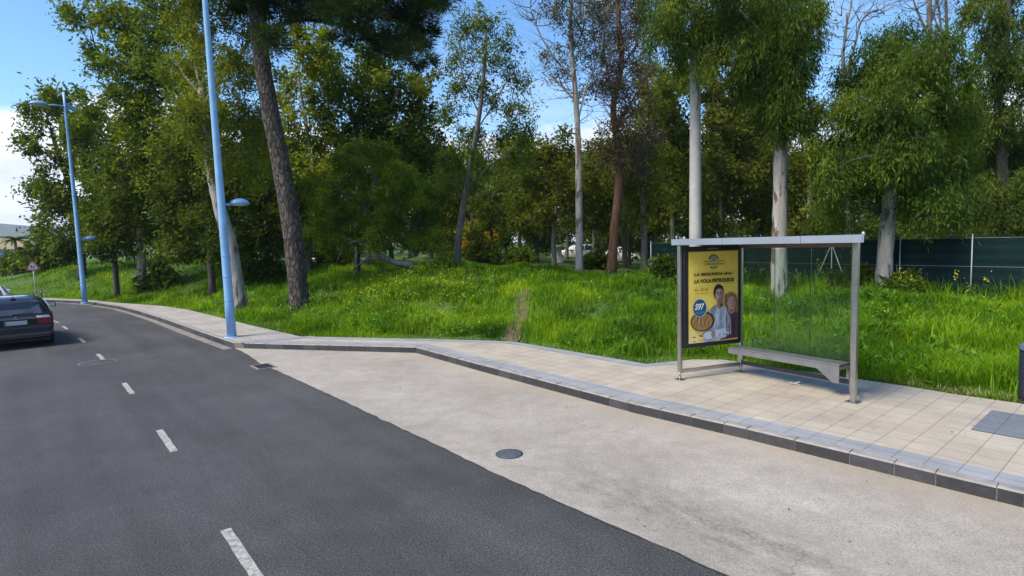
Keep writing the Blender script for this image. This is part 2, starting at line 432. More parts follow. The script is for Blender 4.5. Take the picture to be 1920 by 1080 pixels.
# ------------------------------------------------------------------ plan of the place
kerb_px = [(91, 566.5), (134, 568), (169, 570.7), (222, 579), (260, 589), (299, 601.7), (352, 621), (400, 639), (440, 653)]
bay_px = [(440, 653), (780, 662), (900, 696), (1190, 775), (1400, 824), (1920, 953)]
kerb_far = [G(*p) for p in kerb_px]
pre = [np.array([-95, 33., 0]), np.array([-70, 36.5, 0]), np.array([-52, 37., 0]), np.array([-40, 35.8, 0])]
kerb_far = pre + kerb_far
bay = [G(*p) for p in bay_px]
bay.append(bay[-1] + (bay[-1] - bay[-2]) / np.linalg.norm(bay[-1] - bay[-2]) * 22)
KERB = kerb_far + bay[1:]
ZP = .15
back_px = [(81, 558.5), (141, 561.3), (211, 567), (303, 573.5), (352, 580.5), (419, 597), (480, 612), (564, 631), (835, 636.5), (960, 640.4), (1066, 658),
           (1213, 682.7), (1266, 677.4), (1300, 674), (1357, 674.5), (1450, 688), (1610, 711), (1706, 725), (1789, 739), (1917, 757)]
back = [G(px, py, ZP) for px, py in back_px]
preb = [p + np.array([.3, 2.2, ZP]) for p in pre]
back.append(back[-1] + (back[-1] - back[-2]) / np.linalg.norm(back[-1] - back[-2]) * 22)
BACK = preb + back
dash_px = [(455, 1042), (312, 825.5), (240, 728), (189, 669.5), (153.5, 638), (122, 614.5), (104, 603)]
DASH = [G(*p) for p in dash_px]
dd = DASH[0] - DASH[1]; dd /= np.linalg.norm(dd)
DASH = [DASH[0] + dd * 4.2 * k for k in (5, 4, 3, 2, 1)] + DASH
e2 = DASH[-1] - DASH[-2]; e2 /= np.linalg.norm(e2); last = DASH[-1]
for k in range(1, 6):
    an = -R(5) * k; last = last + 4.2 * np.array([e2[0] * math.cos(an) + e2[1] * math.sin(an), -e2[0] * math.sin(an) + e2[1] * math.cos(an), 0]); DASH.append(last)

def offset(pl, d):
    out = []
    for i, p in enumerate(pl):
        t = pl[min(i + 1, len(pl) - 1)] - pl[max(i - 1, 0)]; t = t[:2] / np.linalg.norm(t[:2])
        out.append(np.array([p[0] - t[1] * d, p[1] + t[0] * d, p[2]]))
    return out

PB = np.array([p[:2] for p in BACK])
poly_paved = np.vstack([PB, [[60, -60], [-200, -60], [-200, 35]]])
def inside(poly, X, Y):
    r = np.zeros(X.shape, bool); n = len(poly); j = n - 1
    for i in range(n):
        xi, yi = poly[i]; xj, yj = poly[j]
        c = ((yi > Y) != (yj > Y)) & (X < (xj - xi) * (Y - yi) / (yj - yi + 1e-12) + xi)
        r ^= c; j = i
    return r
def dist_pl(pl, X, Y):
    D = np.full(X.shape, 1e9)
    for a, b_ in zip(pl[:-1], pl[1:]):
        d = b_ - a; L = d @ d
        t = np.clip(((X - a[0]) * d[0] + (Y - a[1]) * d[1]) / L, 0, 1)
        D = np.minimum(D, np.hypot(X - a[0] - t * d[0], Y - a[1] - t * d[1]))
    return D
def sdist(X, Y):
    X = np.asarray(X, float); Y = np.asarray(Y, float)
    D = dist_pl(PB, X, Y)
    return np.where(inside(poly_paved, X, Y), -D, D)
def sstep(x, a, b_):
    t = np.clip((x - a) / (b_ - a), 0, 1); return t * t * (3 - 2 * t)
def height(X, Y, d=None):
    X = np.asarray(X, float); Y = np.asarray(Y, float)
    if d is None: d = sdist(X, Y)
    a = X / np.maximum(Y, 1.)
    H = np.interp(a, [-1.2, -.92, -.86, -.78, -.62, -.4, -.1, .12, .3, .55, 1.2], [.2, .3, .7, 1.5, 1.9, 1.35, 1.3, .95, .5, .5, .5])
    h = .13 + H * sstep(d, .2, 8.5)
    h += sstep(d, .5, 3) * (.11 * np.sin(X * 1.3 + 1.1 * np.sin(Y * .9)) + .09 * np.sin(Y * 1.7 + X * .6) + .04 * np.sin(X * 2.9 - Y * 2.1))
    return np.where(d < -.02, -.07 + .2 * np.clip((d + .5) / .48, 0, 1) * 0, h)
def hz(x, y): return float(height(np.array([x]), np.array([y]))[0])

# ground: one sheet to the horizon
gx = np.concatenate([-np.geomspace(62, 2900, 26)[::-1], np.arange(-60, 40.1, .4), np.geomspace(42, 1300, 22)])
gy = np.concatenate([-np.geomspace(12, 330, 14)[::-1], np.arange(-10, 60.1, .4), np.geomspace(62, 2300, 28)])
XX, YY = np.meshgrid(gx, gy)
ZZ = height(XX, YY)
nx, ny = len(gx), len(gy)
V = np.stack([XX, YY, ZZ], -1).reshape(-1, 3)
me = bpy.data.meshes.new('ground')
ii = (np.arange(ny - 1)[:, None] * nx + np.arange(nx - 1)[None]).ravel()
fc = np.stack([ii, ii + 1, ii + nx + 1, ii + nx], -1)
me.from_pydata(V.tolist(), [], fc.tolist()); me.materials.append(M['turf'])
me.polygons.foreach_set('use_smooth', [True] * len(fc)); me.update()
tag(link('ground', me), 'rising grassy ground behind the pavement', None, None, 'structure')

def flat(name, pts, z, m, rot=None, jit=0.):
    bm = bmesh.new()
    vs = [bm.verts.new((float(p[0]), float(p[1]), z)) for p in pts]
    f = bm.faces.new(vs); bm.normal_update()
    if f.normal.z < 0: f.normal_flip()
    bmesh.ops.triangulate(bm, faces=bm.faces[:])
    me = bpy.data.meshes.new(name)
    if rot is not None:
        mm_ = Matrix.Rotation(-rot, 4, 'Z')
        bmesh.ops.transform(bm, matrix=mm_, verts=bm.verts[:])
    bm.to_mesh(me); bm.free(); me.materials.append(m)
    o = link(name, me)
    if rot is not None: o.rotation_euler.z = rot
    return tag(o, None, None, None, 'structure')

left_edge = offset(DASH, -6.2) if False else None
# the road: between the kerb and a line beyond the opposite lane
LE = [p for p in DASH]
LEFT = [np.array([p[0], p[1], 0]) for p in offset(LE, 0)]
def left_off(pl, d):
    out = []
    for i, p in enumerate(pl):
        t = pl[min(i + 1, len(pl) - 1)] - pl[max(i - 1, 0)]; t = t[:2] / np.linalg.norm(t[:2])
        out.append(np.array([p[0] + t[1] * -d, p[1] + t[0] * d, 0]))
    return out
LEFT = left_off(DASH, 6.5)
if LEFT[3][0] > DASH[3][0]: LEFT = left_off(DASH, -6.5)
road = [*KERB, *LEFT, np.array([-95., 20, 0])]
flat('road', road, 0., M['asphalt'])
# bay with a ragged joint
e_px = [(452, 658), (490, 683), (560, 714), (640, 751), (780, 817), (930, 889), (1080, 957), (1220, 1017), (1360, 1079)]
edge = [G(*p) for p in e_px]
edge.append(edge[-1] + (edge[-1] - edge[-2]) / np.linalg.norm(edge[-1] - edge[-2]) * 20)
dense = []
for a, b_ in zip(edge[:-1], edge[1:]):
    n = max(1, int(np.linalg.norm(b_ - a) / .12))
    for k in range(n):
        q = a + (b_ - a) * k / n
        dense.append(q + N * random.gauss(0, .006))
dense.append(edge[-1])
flat('bus_bay', [*bay, *dense[::-1]], .004, M['bay'])
# dark seam of bitumen along the joint
seam = [p + N * random.uniform(.0, .012) for p in dense[3:]] + [p - N * random.uniform(.0, .02) for p in dense[3:][::-1]]
mbs = MB(); hs = len(seam) // 2
for k in range(hs - 1):
    q4 = [seam[k], seam[k + 1], seam[2 * hs - 2 - k], seam[2 * hs - 1 - k]]
    mbs.add([(q[0], q[1], .008) for q in q4], [(0, 1, 2, 3)])
tag(mbs.build('joint_seam', plain('bitumen_seam', (.04, .039, .04), .8, var=.3)), 'dark joint between asphalt and bay', None, None, 'structure')
g1 = offset(kerb_far, -.05); g2 = offset(kerb_far, -.28)
if np.linalg.norm(g1[-2][:2]) > np.linalg.norm(kerb_far[-2][:2]): g1 = offset(kerb_far, .05); g2 = offset(kerb_far, .28)
flat('gutter', g1 + [p + np.array([random.uniform(-.06, .06), random.uniform(-.06, .06), 0]) for p in g2[::-1]], .004, M['gutter'])

# pavement slabs
def pav(name, pts, z0, z1, m):
    mb = MB(); Rm = Matrix.Rotation(-KA, 4, 'Z')
    q = [Rm @ Vector((float(p[0]), float(p[1]), 0)) for p in pts]
    bm = bmesh.new(); vs = [bm.verts.new((p.x, p.y, z1)) for p in q]; f = bm.faces.new(vs)
    r_ = bmesh.ops.extrude_face_region(bm, geom=[f])
    for g in r_['geom']:
        if isinstance(g, bmesh.types.BMVert): g.co.z = z0
    bmesh.ops.triangulate(bm, faces=[f for f in bm.faces if len(f.verts) > 4])
    bmesh.ops.recalc_face_normals(bm, faces=bm.faces[:])
    me = bpy.data.meshes.new(name); bm.to_mesh(me); bm.free(); me.materials.append(m)
    o = link(name, me); o.rotation_euler.z = KA
    return tag(o, None, None, None, 'structure')
def side(pl, d):
    a = offset(pl, d); mid = len(pl) - 3
    return a
sgn = 1 if sdist(*[np.array([v]) for v in offset(bay, .5)[2][:2]])[0] > sdist(*[np.array([v]) for v in offset(bay, -.5)[2][:2]])[0] else -1
kin = offset(KERB, .14 * sgn)
split = len(kerb_far) - 1
iB = len(preb) + 7
pav('pavement', [*kin[split:], *BACK[iB:][::-1]], -.05, ZP, M['tile'])
pav('pavement', [*kin[:split + 1], *BACK[:iB + 1][::-1]], -.05, ZP, M['tile_grey'])
b2 = offset(KERB, .47 * sgn)
def strip(name, a, b_, z, m): flat(name, [*a, *b_[::-1]], z, m, KA)
strip('paving_border', kin[split:], b2[split:], ZP + .004, M['band'])
strip('paving_border', kin[:split + 1], b2[:split + 1], ZP + .004, M['tile_grey'])
bi = offset(BACK[iB:iB + 6], -.30 * sgn)
strip('paving_border', BACK[iB:iB + 6], bi, ZP + .004, M['band'])
q0, q1 = G(452, 642, ZP), G(590, 631.5, ZP)
dq = (q1 - q0) / np.linalg.norm(q1 - q0); pq = np.array([-dq[1], dq[0], 0]) * .16
flat('paving_border', [q0 - pq, q1 - pq, q1 + pq, q0 + pq], ZP + .008, M['band'], KA)
c0 = G(1820, 806, ZP)
flat('paving_border', [c0, c0 + U * 1.2, c0 + U * 1.2 + N * 1.2, c0 + N * 1.2], ZP + .008, M['band_dark'], KA)

# kerb of separate stones
def kerbstones(pl):
    mb = MB()
    inn = offset(pl, .14 * sgn)
    # resample
    seg = [np.linalg.norm(b_ - a) for a, b_ in zip(pl[:-1], pl[1:])]; cum = np.concatenate([[0], np.cumsum(seg)])
    P_ = np.array(pl); I_ = np.array(inn)
    def at(s):
        return (np.array([np.interp(s, cum, P_[:, k]) for k in range(3)]), np.array([np.interp(s, cum, I_[:, k]) for k in range(3)]))
    s = 0.
    stops = [0.]
    while s < cum[-1] - .2:
        nx_ = s + random.choice([.38, .45, .5, .5, .55, .62])
        for c_ in cum[1:-1]:
            if s + .12 < c_ < nx_: nx_ = c_
        nx_ = min(nx_, cum[-1]); stops.append(nx_); s = nx_
    for a, b_ in zip(stops[:-1], stops[1:]):
        o0, i0 = at(a + .006); o1, i1 = at(b_ - .006)
        z = ZP + random.uniform(-.002, .003) + .004; w = N * 0
        inl = .012
        m0 = o0 + (i0 - o0) * .12; m1 = o1 + (i1 - o1) * .12
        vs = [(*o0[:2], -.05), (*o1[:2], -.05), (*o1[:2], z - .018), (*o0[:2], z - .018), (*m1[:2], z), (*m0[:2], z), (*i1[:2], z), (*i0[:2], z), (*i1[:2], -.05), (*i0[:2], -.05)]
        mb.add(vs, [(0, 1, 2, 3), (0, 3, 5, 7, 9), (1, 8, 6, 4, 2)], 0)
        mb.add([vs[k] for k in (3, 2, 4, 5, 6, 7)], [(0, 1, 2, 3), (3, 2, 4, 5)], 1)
    oo = offset(pl, .008 * sgn)
    for k in range(len(pl) - 1):
        a, b_, c_, d_ = oo[k], oo[k + 1], inn[k + 1], inn[k]
        mb.add([(*a[:2], -.05), (*b_[:2], -.05), (*b_[:2], ZP - .006), (*a[:2], ZP - .006), (*c_[:2], ZP - .006), (*d_[:2], ZP - .006)], [(0, 1, 2, 3), (3, 2, 4, 5)], 2)
    return mb
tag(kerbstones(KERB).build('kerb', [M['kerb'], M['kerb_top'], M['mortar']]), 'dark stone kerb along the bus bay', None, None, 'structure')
# opposite kerb, out of the picture
mbk = MB()
for a, b_ in zip(LEFT[:-1], LEFT[1:]): mbk.bar(a + [0, 0, .05], b_ + [0, 0, .05], .16, .2)
tag(mbk.build('kerb', M['kerb']), 'kerb on the far side of the road', None, None, 'structure')

# lane dashes
mb = MB()
for i, p in enumerate(DASH[:-1]):
    t = DASH[min(i + 1, len(DASH) - 1)] - DASH[max(i - 1, 0)]; t /= np.linalg.norm(t); s = np.array([-t[1], t[0], 0])
    L = .62; w = .047
    ring = []
    for k in range(9): ring.append(p - t * L + t * (2 * L * k / 8) + s * (w + random.uniform(-.007, .004)))
    for k in range(9): ring.append(p + t * L - t * (2 * L * k / 8) - s * (w + random.uniform(-.007, .004)))
    mb.add([(q[0], q[1], .004) for q in ring], [tuple(range(18))])
o = mb.build('lane_markings', M['paint']); tag(o, 'white dashed lane line on the asphalt', None, None, 'structure')

# ------------------------------------------------------------------ covers and small street things
def ringpoly(n, rx, ry): return [(rx * math.cos(2 * math.pi * k / n), ry * math.sin(2 * math.pi * k / n)) for k in range(n)]
p = G(955, 852)
t = empty('manhole_cover', (p[0], p[1], .004), KA, 'round dark iron cover set in the pale concrete bus bay', 'manhole cover')
mb = MB(); mb.lathe([(.175, 0), (.175, .005), (.155, .006)], 32); mb.build('frame', M['iron'], t)
mb = MB(); mb.lathe([(.15, 0), (.15, .007), (.14, .009), (.0005, .009)], 32)
for k in range(-3, 4): mb.box((0, k * .034, .010), (.20 - abs(k) * .03, .011, .005))
mb.build('lid', plain('blue_grey_iron', (.085, .095, .115), .6, .2, var=.3, vs=20), t)
p = G(183, 680)
t = empty('manhole_cover', (p[0], p[1], .004), 0, 'round asphalt coloured cover with pale worn rim between lane dashes', 'manhole cover')
mb = MB(); n = 40
o_, i_ = ringpoly(n, .40, .40), ringpoly(n, .365, .365)
mb.add([(x, y, .004) for x, y in o_] + [(x, y, .004) for x, y in i_], [(k, (k + 1) % n, n + (k + 1) % n, n + k) for k in range(n)])
mb.build('frame', plain('worn_steel_rim', (.15, .15, .15), .6, .1, var=.5, vs=6), t)
mb = MB(); mb.add([(x, y, .003) for x, y in ringpoly(n, .36, .36)], [tuple(range(n))]); mb.build('lid', M['asphalt'], t)
p = G(494, 687.5)
t = empty('drain_grate', (p[0], p[1], .004), KA, 'rectangular road gully grate where the asphalt meets the bay', 'drain')
mb = MB(); 
for s in (-1, 1): mb.box((0, s * .19, .006), (.62, .05, .012)); mb.box((s * .29, 0, .0055), (.05, .33, .011))
mb.build('frame', M['gutter'], t)
mb = MB(); mb.add([(-.27, -.17, .003), (.27, -.17, .003), (.27, .17, .003), (-.27, .17, .003)], [(0, 1, 2, 3)]); mb.build('pit', M['iron_dark'], t)
mb = MB()
for k in range(7): mb.box((-.24 + k * .08, 0, .007), (.03, .33, .008))
mb.build('grille', M['iron'], t)

# ------------------------------------------------------------------ bus shelter
FL, BLp, R1p, R2p = G(1275, 712, ZP), G(1388, 697, ZP), G(1600, 754, ZP), G(1594, 738, ZP)
ex = (R2p - BLp); ex[2] = 0; ex /= np.linalg.norm(ex); ey = np.array([-ex[1], ex[0], 0])
SA = math.atan2(ex[1], ex[0])
def loc(p): d = p - FL; return np.array([d @ ex, d @ ey, 0])
bl, r1, r2 = loc(BLp), loc(R1p), loc(R2p)
r2 = np.array([r2[0] + .03, bl[1], 0])
sh = empty('bus_shelter', FL, SA, 'steel and glass bus shelter with bench and advert side panel on the pavement', 'bus shelter')
HB = 2.42
def post(p, w, z0, z1, foot=True):
    mb = MB(); mb.box((p[0], p[1], (z0 + z1) / 2), (w, w, z1 - z0), None, 0, .012)
    o = mb.build('post', M['steel'], sh)
    if foot:
        mb = MB(); mb.box((p[0], p[1], .006), (w * 2.3, w * 2.1, .012)); mb.tube([(p[0], p[1], .01), (p[0], p[1], z0 + .02)], [w * .33] * 2, 10)
        mb.build('foot', M['steel'], o)
    return o
post(np.zeros(3), .068, .14, HB); post(bl, .07, .10, HB); post(r1, .078, .012, HB); post(r2, .07, .012, HB)
# roof
def proj(p):
    v = np.array(p) - EYE; z = v @ FW; return 960 + F * (v @ RT) / z, 540 - F * (v @ UP) / z
def toW(x, y, z): return FL + ex * x + ey * y + np.array([0, 0, z])
yf = -.06; xr = 2.4
for k in range(400):
    xr = 1.5 + k * .005
    if proj(toW(xr, yf, 2.5))[0] >= 1617: break
xl = 0.
for k in range(100):
    xl = .1 - k * .005
    if proj(toW(xl, yf, 2.5))[0] <= 1260: break
yb = bl[1] + .06
sl = (bl[0]) / bl[1]
def rq(x, y): return (x + sl * .6 * (y - yf), y)
xrb = xr
for k in range(600):
    xrb = 3.4 - k * .005
    if proj(toW(xrb, yb, 2.5))[0] <= 1611: break
mb = MB(); z0, z1 = HB, 2.525
out_ = [(xl, yf), (xr, yf), (xrb, yb), (xl + .12, yb)]
mb.prism([(a * .999 + (.02 if i in (0, 3) else -.02), b_ + (.03 if i < 2 else -.02)) for i, (a, b_) in enumerate(out_)], z0 + .05, z1 - .02)
mb.build('roof', M['grey_metal'], sh)
mb = MB(); n5 = len(out_)
cuts = [.33, .74]
for i in range(n5):
    a = np.array([*out_[i], 0]); b_ = np.array([*out_[(i + 1) % n5], 0])
    if i == 0:
        st = [0, *cuts, 1]
        for s0, s1 in zip(st[:-1], st[1:]):
            p0, p1 = a + (b_ - a) * (s0 + .001), a + (b_ - a) * (s1 - .001)
            mb.bar(p0 + [0, 0, (z0 + z1) / 2], p1 + [0, 0, (z0 + z1) / 2], .03, z1 - z0)
    else: mb.bar(a + [0, 0, (z0 + z1) / 2 - .001], b_ + [0, 0, (z0 + z1) / 2 - .001], .028, z1 - z0 - .004)
mb.build('fascia', M['fascia'], sh)
for q in ((.02, .1), (xr - .12, .2)):
    mb = MB(); mb.lathe([(.022, z1 - .02), (.022, z1 + .02), (.012, z1 + .04)], 10, (q[0], q[1], 0)); mb.build('bolt', M['grey_metal'], sh)
# advert panel between the left posts
pd = bl / np.linalg.norm(bl[:2]); pl_ = np.linalg.norm(bl[:2]); pn = np.array([pd[1], -pd[0], 0])   # faces the camera
if (pn[0] * ex + pn[1] * ey)[1] > 0: pn = -pn
pa = math.atan2(pd[1], pd[0])
cab = empty('advert_panel', (0, 0, 0)); cab.parent = sh; cab.rotation_euler.z = pa; cab['label'] = 'black framed poster case with a yellow advert'
sgy = -1 if (-math.sin(pa) * pn[0] + math.cos(pa) * pn[1]) < 0 else 1       # local y of the visible face
x0p, x1p, zb, zt = .05, pl_ - .045, .565, HB - .035
mb = MB(); mb.box(((x0p + x1p) / 2, 0, (zb + zt) / 2), (x1p - x0p, .11, zt - zb), None, 0, .015); mb.build('case', M['black'], cab)
fx0, fx1, fz0, fz1 = x0p + .10, x1p - .075, zb + .085, zt - .095
# ---- printed poster (flat print)
PC = {}
def pm(n, c):
    if n not in PC: PC[n] = plain('print_' + n, c, .45, 0, .3, var=.08, vs=5)
    return PC[n]
pw, ph = fx1 - fx0, fz1 - fz0
pmb = MB(); pmats = []
lay = [0]
def pid(n, c):
    m_ = pm(n, c)
    if m_ not in pmats: pmats.append(m_)
    return pmats.index(m_)
def ppoly(pts, n, c):
    lay[0] += 1
    y = sgy * (.056 + lay[0] * .0003)
    q = [(fx0 + (px - 97) / 480 * pw, y, fz1 - (py - 100) / 870 * ph) for px, py in pts]
    pmb.add(q, [tuple(range(len(q)))], pid(n, c))
def pell(cx, cy, rx, ry, n, c, a0=0, a1=360, k=28, rot=0):
    pts = []
    for i in range(k if a1 - a0 >= 360 else k + 1):
        a = R(a0 + (a1 - a0) * i / k); x, y = rx * math.cos(a), ry * math.sin(a)
        pts.append((cx + x * math.cos(R(rot)) - y * math.sin(R(rot)), cy + x * math.sin(R(rot)) + y * math.cos(R(rot))))
    ppoly(pts, n, c)
YEL = (.86, .67, .115)
ppoly([(97, 100), (577, 100), (577, 970), (97, 970)], 'yellow', YEL)
ppoly([(97, 860), (240, 870), (240, 970), (97, 970)], 'pale_yellow', (.8, .66, .24))
# crest
pell(335, 178, 50, 50, 'crest_dark', (.07, .075, .05), 180, 360); pell(335, 178, 41, 42, 'crest_teal', (.2, .27, .23), 180, 360)
pell(335, 172, 25, 22, 'crest_light', (.33, .38, .32)); pell(335, 172, 12, 14, 'crest_teal', (.2, .27, .23))
ppoly([(235, 190), (435, 190), (435, 197), (235, 197)], 'crest_dark', (.07, .075, .05))
pell(335, 242, 40, 26, 'crest_dark', (.07, .075, .05), 0, 180); pell(335, 244, 30, 17, 'crest_light', (.33, .38, .32), 0, 180)
# woman
pell(507, 600, 68, 98, 'red_hair', (.30, .15, .05)); ppoly([(440, 600), (445, 690), (500, 700), (570, 690), (577, 600)], 'red_hair', (.30, .15, .05))
ppoly([(478, 660), (540, 660), (548, 720), (470, 720)], 'skin_light', (.52, .36, .29))
pell(511, 606, 40, 62, 'skin_light', (.52, .36, .29))
pell(495, 592, 7, 4, 'dark_eye', (.05, .035, .03)); pell(528, 592, 7, 4, 'dark_eye', (.05, .035, .03)); pell(512, 640, 12, 5, 'lips', (.33, .1, .09)); pell(512, 615, 5, 10, 'skin_mid', (.42, .27, .21))
ppoly([(440, 560), (450, 520), (490, 500), (520, 500), (500, 530), (470, 560), (462, 620)], 'red_hair2', (.36, .2, .075))
ppoly([(430, 720), (470, 695), (512, 715), (560, 690), (577, 690), (577, 955), (400, 965)], 'purple', (.085, .035, .06))
# man
ppoly([(370, 560), (430, 560), (432, 640), (400, 660), (362, 640)], 'skin_shade', (.30, .19, .15))
pell(384, 500, 52, 82, 'dark_hair', (.025, .02, .017)); pell(388, 520, 42, 76, 'skin', (.44, .30, .235))
ppoly([(340, 500), (345, 440), (384, 422), (425, 440), (434, 490), (418, 470), (390, 460), (360, 470), (350, 520)], 'dark_hair2', (.03, .022, .018))
pell(372, 508, 8, 4, 'dark_eye', (.05, .035, .03)); pell(407, 508, 8, 4, 'dark_eye', (.05, .035, .03)); pell(392, 535, 6, 14, 'skin_shade', (.30, .19, .15)); pell(390, 566, 14, 5, 'lips', (.33, .1, .09))
ppoly([(270, 700), (305, 650), (350, 612), (362, 640), (400, 662), (432, 630), (470, 655), (495, 740), (512, 860), (505, 915), (455, 940), (330, 968), (235, 970), (240, 900), (285, 850), (310, 760)], 'shirt', (.36, .44, .55))
ppoly([(300, 655), (350, 612), (362, 650), (345, 700), (330, 760), (310, 720)], 'shirt_shade', (.22, .23, .25))
ppoly([(405, 800), (425, 790), (440, 860), (400, 868), (360, 860)], 'shirt_fold', (.2, .27, .38)); ppoly([(345, 860), (470, 850), (505, 880), (500, 915), (450, 935), (345, 930)], 'shirt_light', (.47, .55, .66))
ppoly([(392, 612), (424, 606), (420, 636), (404, 628), (396, 638)], 'collar', (.05, .05, .06))
for k in range(7):      # tones of the printed hair, faces and shirt
    pell(455 + k * 3, 560 + k * 24, 7, 34, 'red_hair2' if k % 2 else 'red_hair_dark', (.36, .2, .075) if k % 2 else (.2, .09, .03), rot=8 - k * 3)
    pell(558 + k, 560 + k * 20, 7, 34, 'red_hair_dark' if k % 2 else 'red_hair2', (.2, .09, .03) if k % 2 else (.36, .2, .075), rot=-6)
pell(532, 612, 16, 46, 'skin_mid', (.42, .27, .21)); pell(500, 585, 17, 16, 'skin_glow', (.62, .45, .37)); pell(495, 625, 12, 13, 'skin_glow', (.62, .45, .37))
for x_ in (495, 528): pell(x_, 578, 11, 3, 'brow', (.2, .1, .05)); pell(x_, 591, 7, 4, 'dark_eye', (.05, .035, .03))
pell(511, 640, 13, 5, 'lips', (.33, .1, .09)); pell(513, 617, 5, 8, 'skin_shade', (.30, .19, .15)); ppoly([(486, 668), (536, 668), (545, 700), (478, 704)], 'skin_shade', (.30, .19, .15))
for k in range(5): ppoly([(455 + k * 24, 730 + k * 8), (463 + k * 24, 728 + k * 8), (470 + k * 22, 940), (458 + k * 22, 942)], 'purple_fold' if k % 2 else 'purple_light', (.05, .02, .04) if k % 2 else (.12, .055, .09))
pell(414, 530, 17, 58, 'skin_shade', (.30, .19, .15)); pell(376, 488, 22, 20, 'skin_glow2', (.52, .37, .30)); pell(370, 540, 14, 18, 'skin_glow2', (.52, .37, .30))
for x_ in (371, 406): pell(x_, 496, 12, 3.5, 'brow_dark', (.03, .022, .018)); pell(x_, 508, 8, 4, 'dark_eye', (.05, .035, .03))
pell(392, 536, 6, 15, 'skin_mid', (.42, .27, .21)); pell(390, 567, 15, 5, 'lips', (.33, .1, .09)); pell(392, 588, 26, 9, 'stubble', (.25, .16, .12))
for k, (x_, y_, rx_, ry_, rt_) in enumerate(((470, 740, 9, 70, -12), (440, 720, 7, 60, 10), (400, 730, 8, 55, 4), (365, 760, 9, 60, -6), (490, 800, 8, 60, -5), (340, 800, 8, 45, 14), (425, 700, 5, 40, -20))):
    pell(x_, y_, rx_, ry_, 'shirt_dim' if k % 2 == 0 else 'shirt_hi', (.26, .33, .44) if k % 2 == 0 else (.5, .58, .68), rot=rt_)
ppoly([(400, 660), (404, 700), (398, 800), (392, 800), (394, 700)], 'shirt_line', (.2, .26, .36))
for k in range(6): pell(370 + k * 22, 895 + (k % 2) * 10, 8, 22, 'shirt_dim' if k % 2 else 'shirt_hi', (.26, .33, .44) if k % 2 else (.5, .58, .68), rot=40 + k * 12)
# pan of rice
pell(222, 765, 116, 96, 'pan_dark', (.06, .035, .02)); pell(216, 768, 100, 82, 'rice', (.32, .19, .075))
for (x, y, rx, ry, rt) in ((180, 750, 16, 50, 15), (215, 770, 13, 55, -10), (255, 765, 13, 45, 20), (280, 780, 8, 30, 5), (150, 780, 9, 30, 30)):
    pell(x, y, rx, ry, 'rice_dark', (.19, .095, .035), rot=rt); pell(x + 6, y + 3, rx * .5, ry * .8, 'rice_light', (.43, .28, .12), rot=rt)
# hand
pell(280, 905, 55, 42, 'skin', (.44, .30, .235)); pell(275, 905, 46, 36, 'shirt_light', (.47, .55, .66)); pell(322, 897, 20, 30, 'skin_shade', (.30, .19, .15))
# badge
pell(194, 633, 70, 88, 'badge_rim', (.6, .62, .6)); pell(192, 633, 64, 83, 'badge_blue', (.02, .085, .19)); pell(192, 665, 48, 36, 'badge_teal', (.035, .17, .26), 0, 180)
for (x, y, w, h) in ((125, 905, 26, 10), (190, 895, 20, 10), (195, 907, 24, 6), (130, 948, 18, 9), (185, 945, 30, 5)):
    ppoly([(x, y), (x + w, y), (x + w, y + h), (x, y + h)], 'crest_dark', (.07, .075, .05))
poster = pmb.build('poster', pmats, cab, recalc=False)
def letters(txt, cx, cy, hgt, wid, c, n, shear=0., bold=.0, parent=None):
    """one line of printed lettering, centred at (cx,cy) of the poster print"""
    cu = bpy.data.curves.new('lettering', 'FONT'); cu.body = txt; cu.align_x = 'CENTER'; cu.align_y = 'CENTER'; cu.size = 1.; cu.shear = shear; cu.offset = bold
    o = bpy.data.objects.new('tmp', cu); COL.objects.link(o)
    dg = bpy.context.evaluated_depsgraph_get(); dg.update()
    me = bpy.data.meshes.new_from_object(o.evaluated_get(dg))
    bpy.data.objects.remove(o)
    co = np.array([v.co[:] for v in me.vertices]); mn, mx_ = co.min(0), co.max(0)
    sx_ = wid / 480 * pw / (mx_[0] - mn[0]); sz_ = hgt / 870 * ph / (mx_[1] - mn[1])
    px_ = fx0 + (cx - 97) / 480 * pw; pz_ = fz1 - (cy - 100) / 870 * ph
    cc = (mn + mx_) / 2
    y = sgy * (.0575 + lay[0] * .0003)
    for v_, q in zip(me.vertices, co): v_.co = ((q[0] - cc[0]) * sx_ + px_, y, (q[1] - cc[1]) * sz_ + pz_)
    me.materials.clear(); me.materials.append(pm(n, c))
    return link('lettering', me, parent or poster)
DK = (.03, .026, .018)
letters('LA SEGUNDA sigue', 330, 320, 36, 380, DK, 'ink', bold=.05)
letters('LA VOLA PETROLEOS', 333, 380, 38, 386, DK, 'ink', bold=.05)
letters('L.SEGUNDA.7', 338, 219, 20, 200, DK, 'ink', bold=.02)
letters('pe r elia cona', 470, 412, 12, 100, DK, 'ink')
letters('EL ELIS', 208, 461, 24, 125, (.1, .075, .03), 'ink_brown', bold=.01)
letters('web ageneza', 208, 496, 15, 125, (.1, .075, .03), 'ink_brown', bold=.01)
letters('S97', 190, 622, 62, 92, (.78, .8, .78), 'white_ink', .25, .03)
# move the print and its lettering onto the case: bring lettering depth close
mb = MB(); mb.add([(fx0 - .012, sgy * .0555, fz0 - .012), (fx1 + .012, sgy * .0555, fz0 - .012), (fx1 + .012, sgy * .0555, fz1 + .012), (fx0 - .012, sgy * .0555, fz1 + .012)], [(0, 1, 2, 3)])
mb.build('backlight_rim', plain('dull_rim', (.08, .075, .05), .5), cab)
mb = MB(); mb.box(((fx0 + fx1) / 2 - .02, sgy * .0565, zt - .045), (.26, .006, .022)); mb.build('nameplate', plain('small_grey_plate', (.16, .16, .15), .5, var=.5, vs=60), cab)
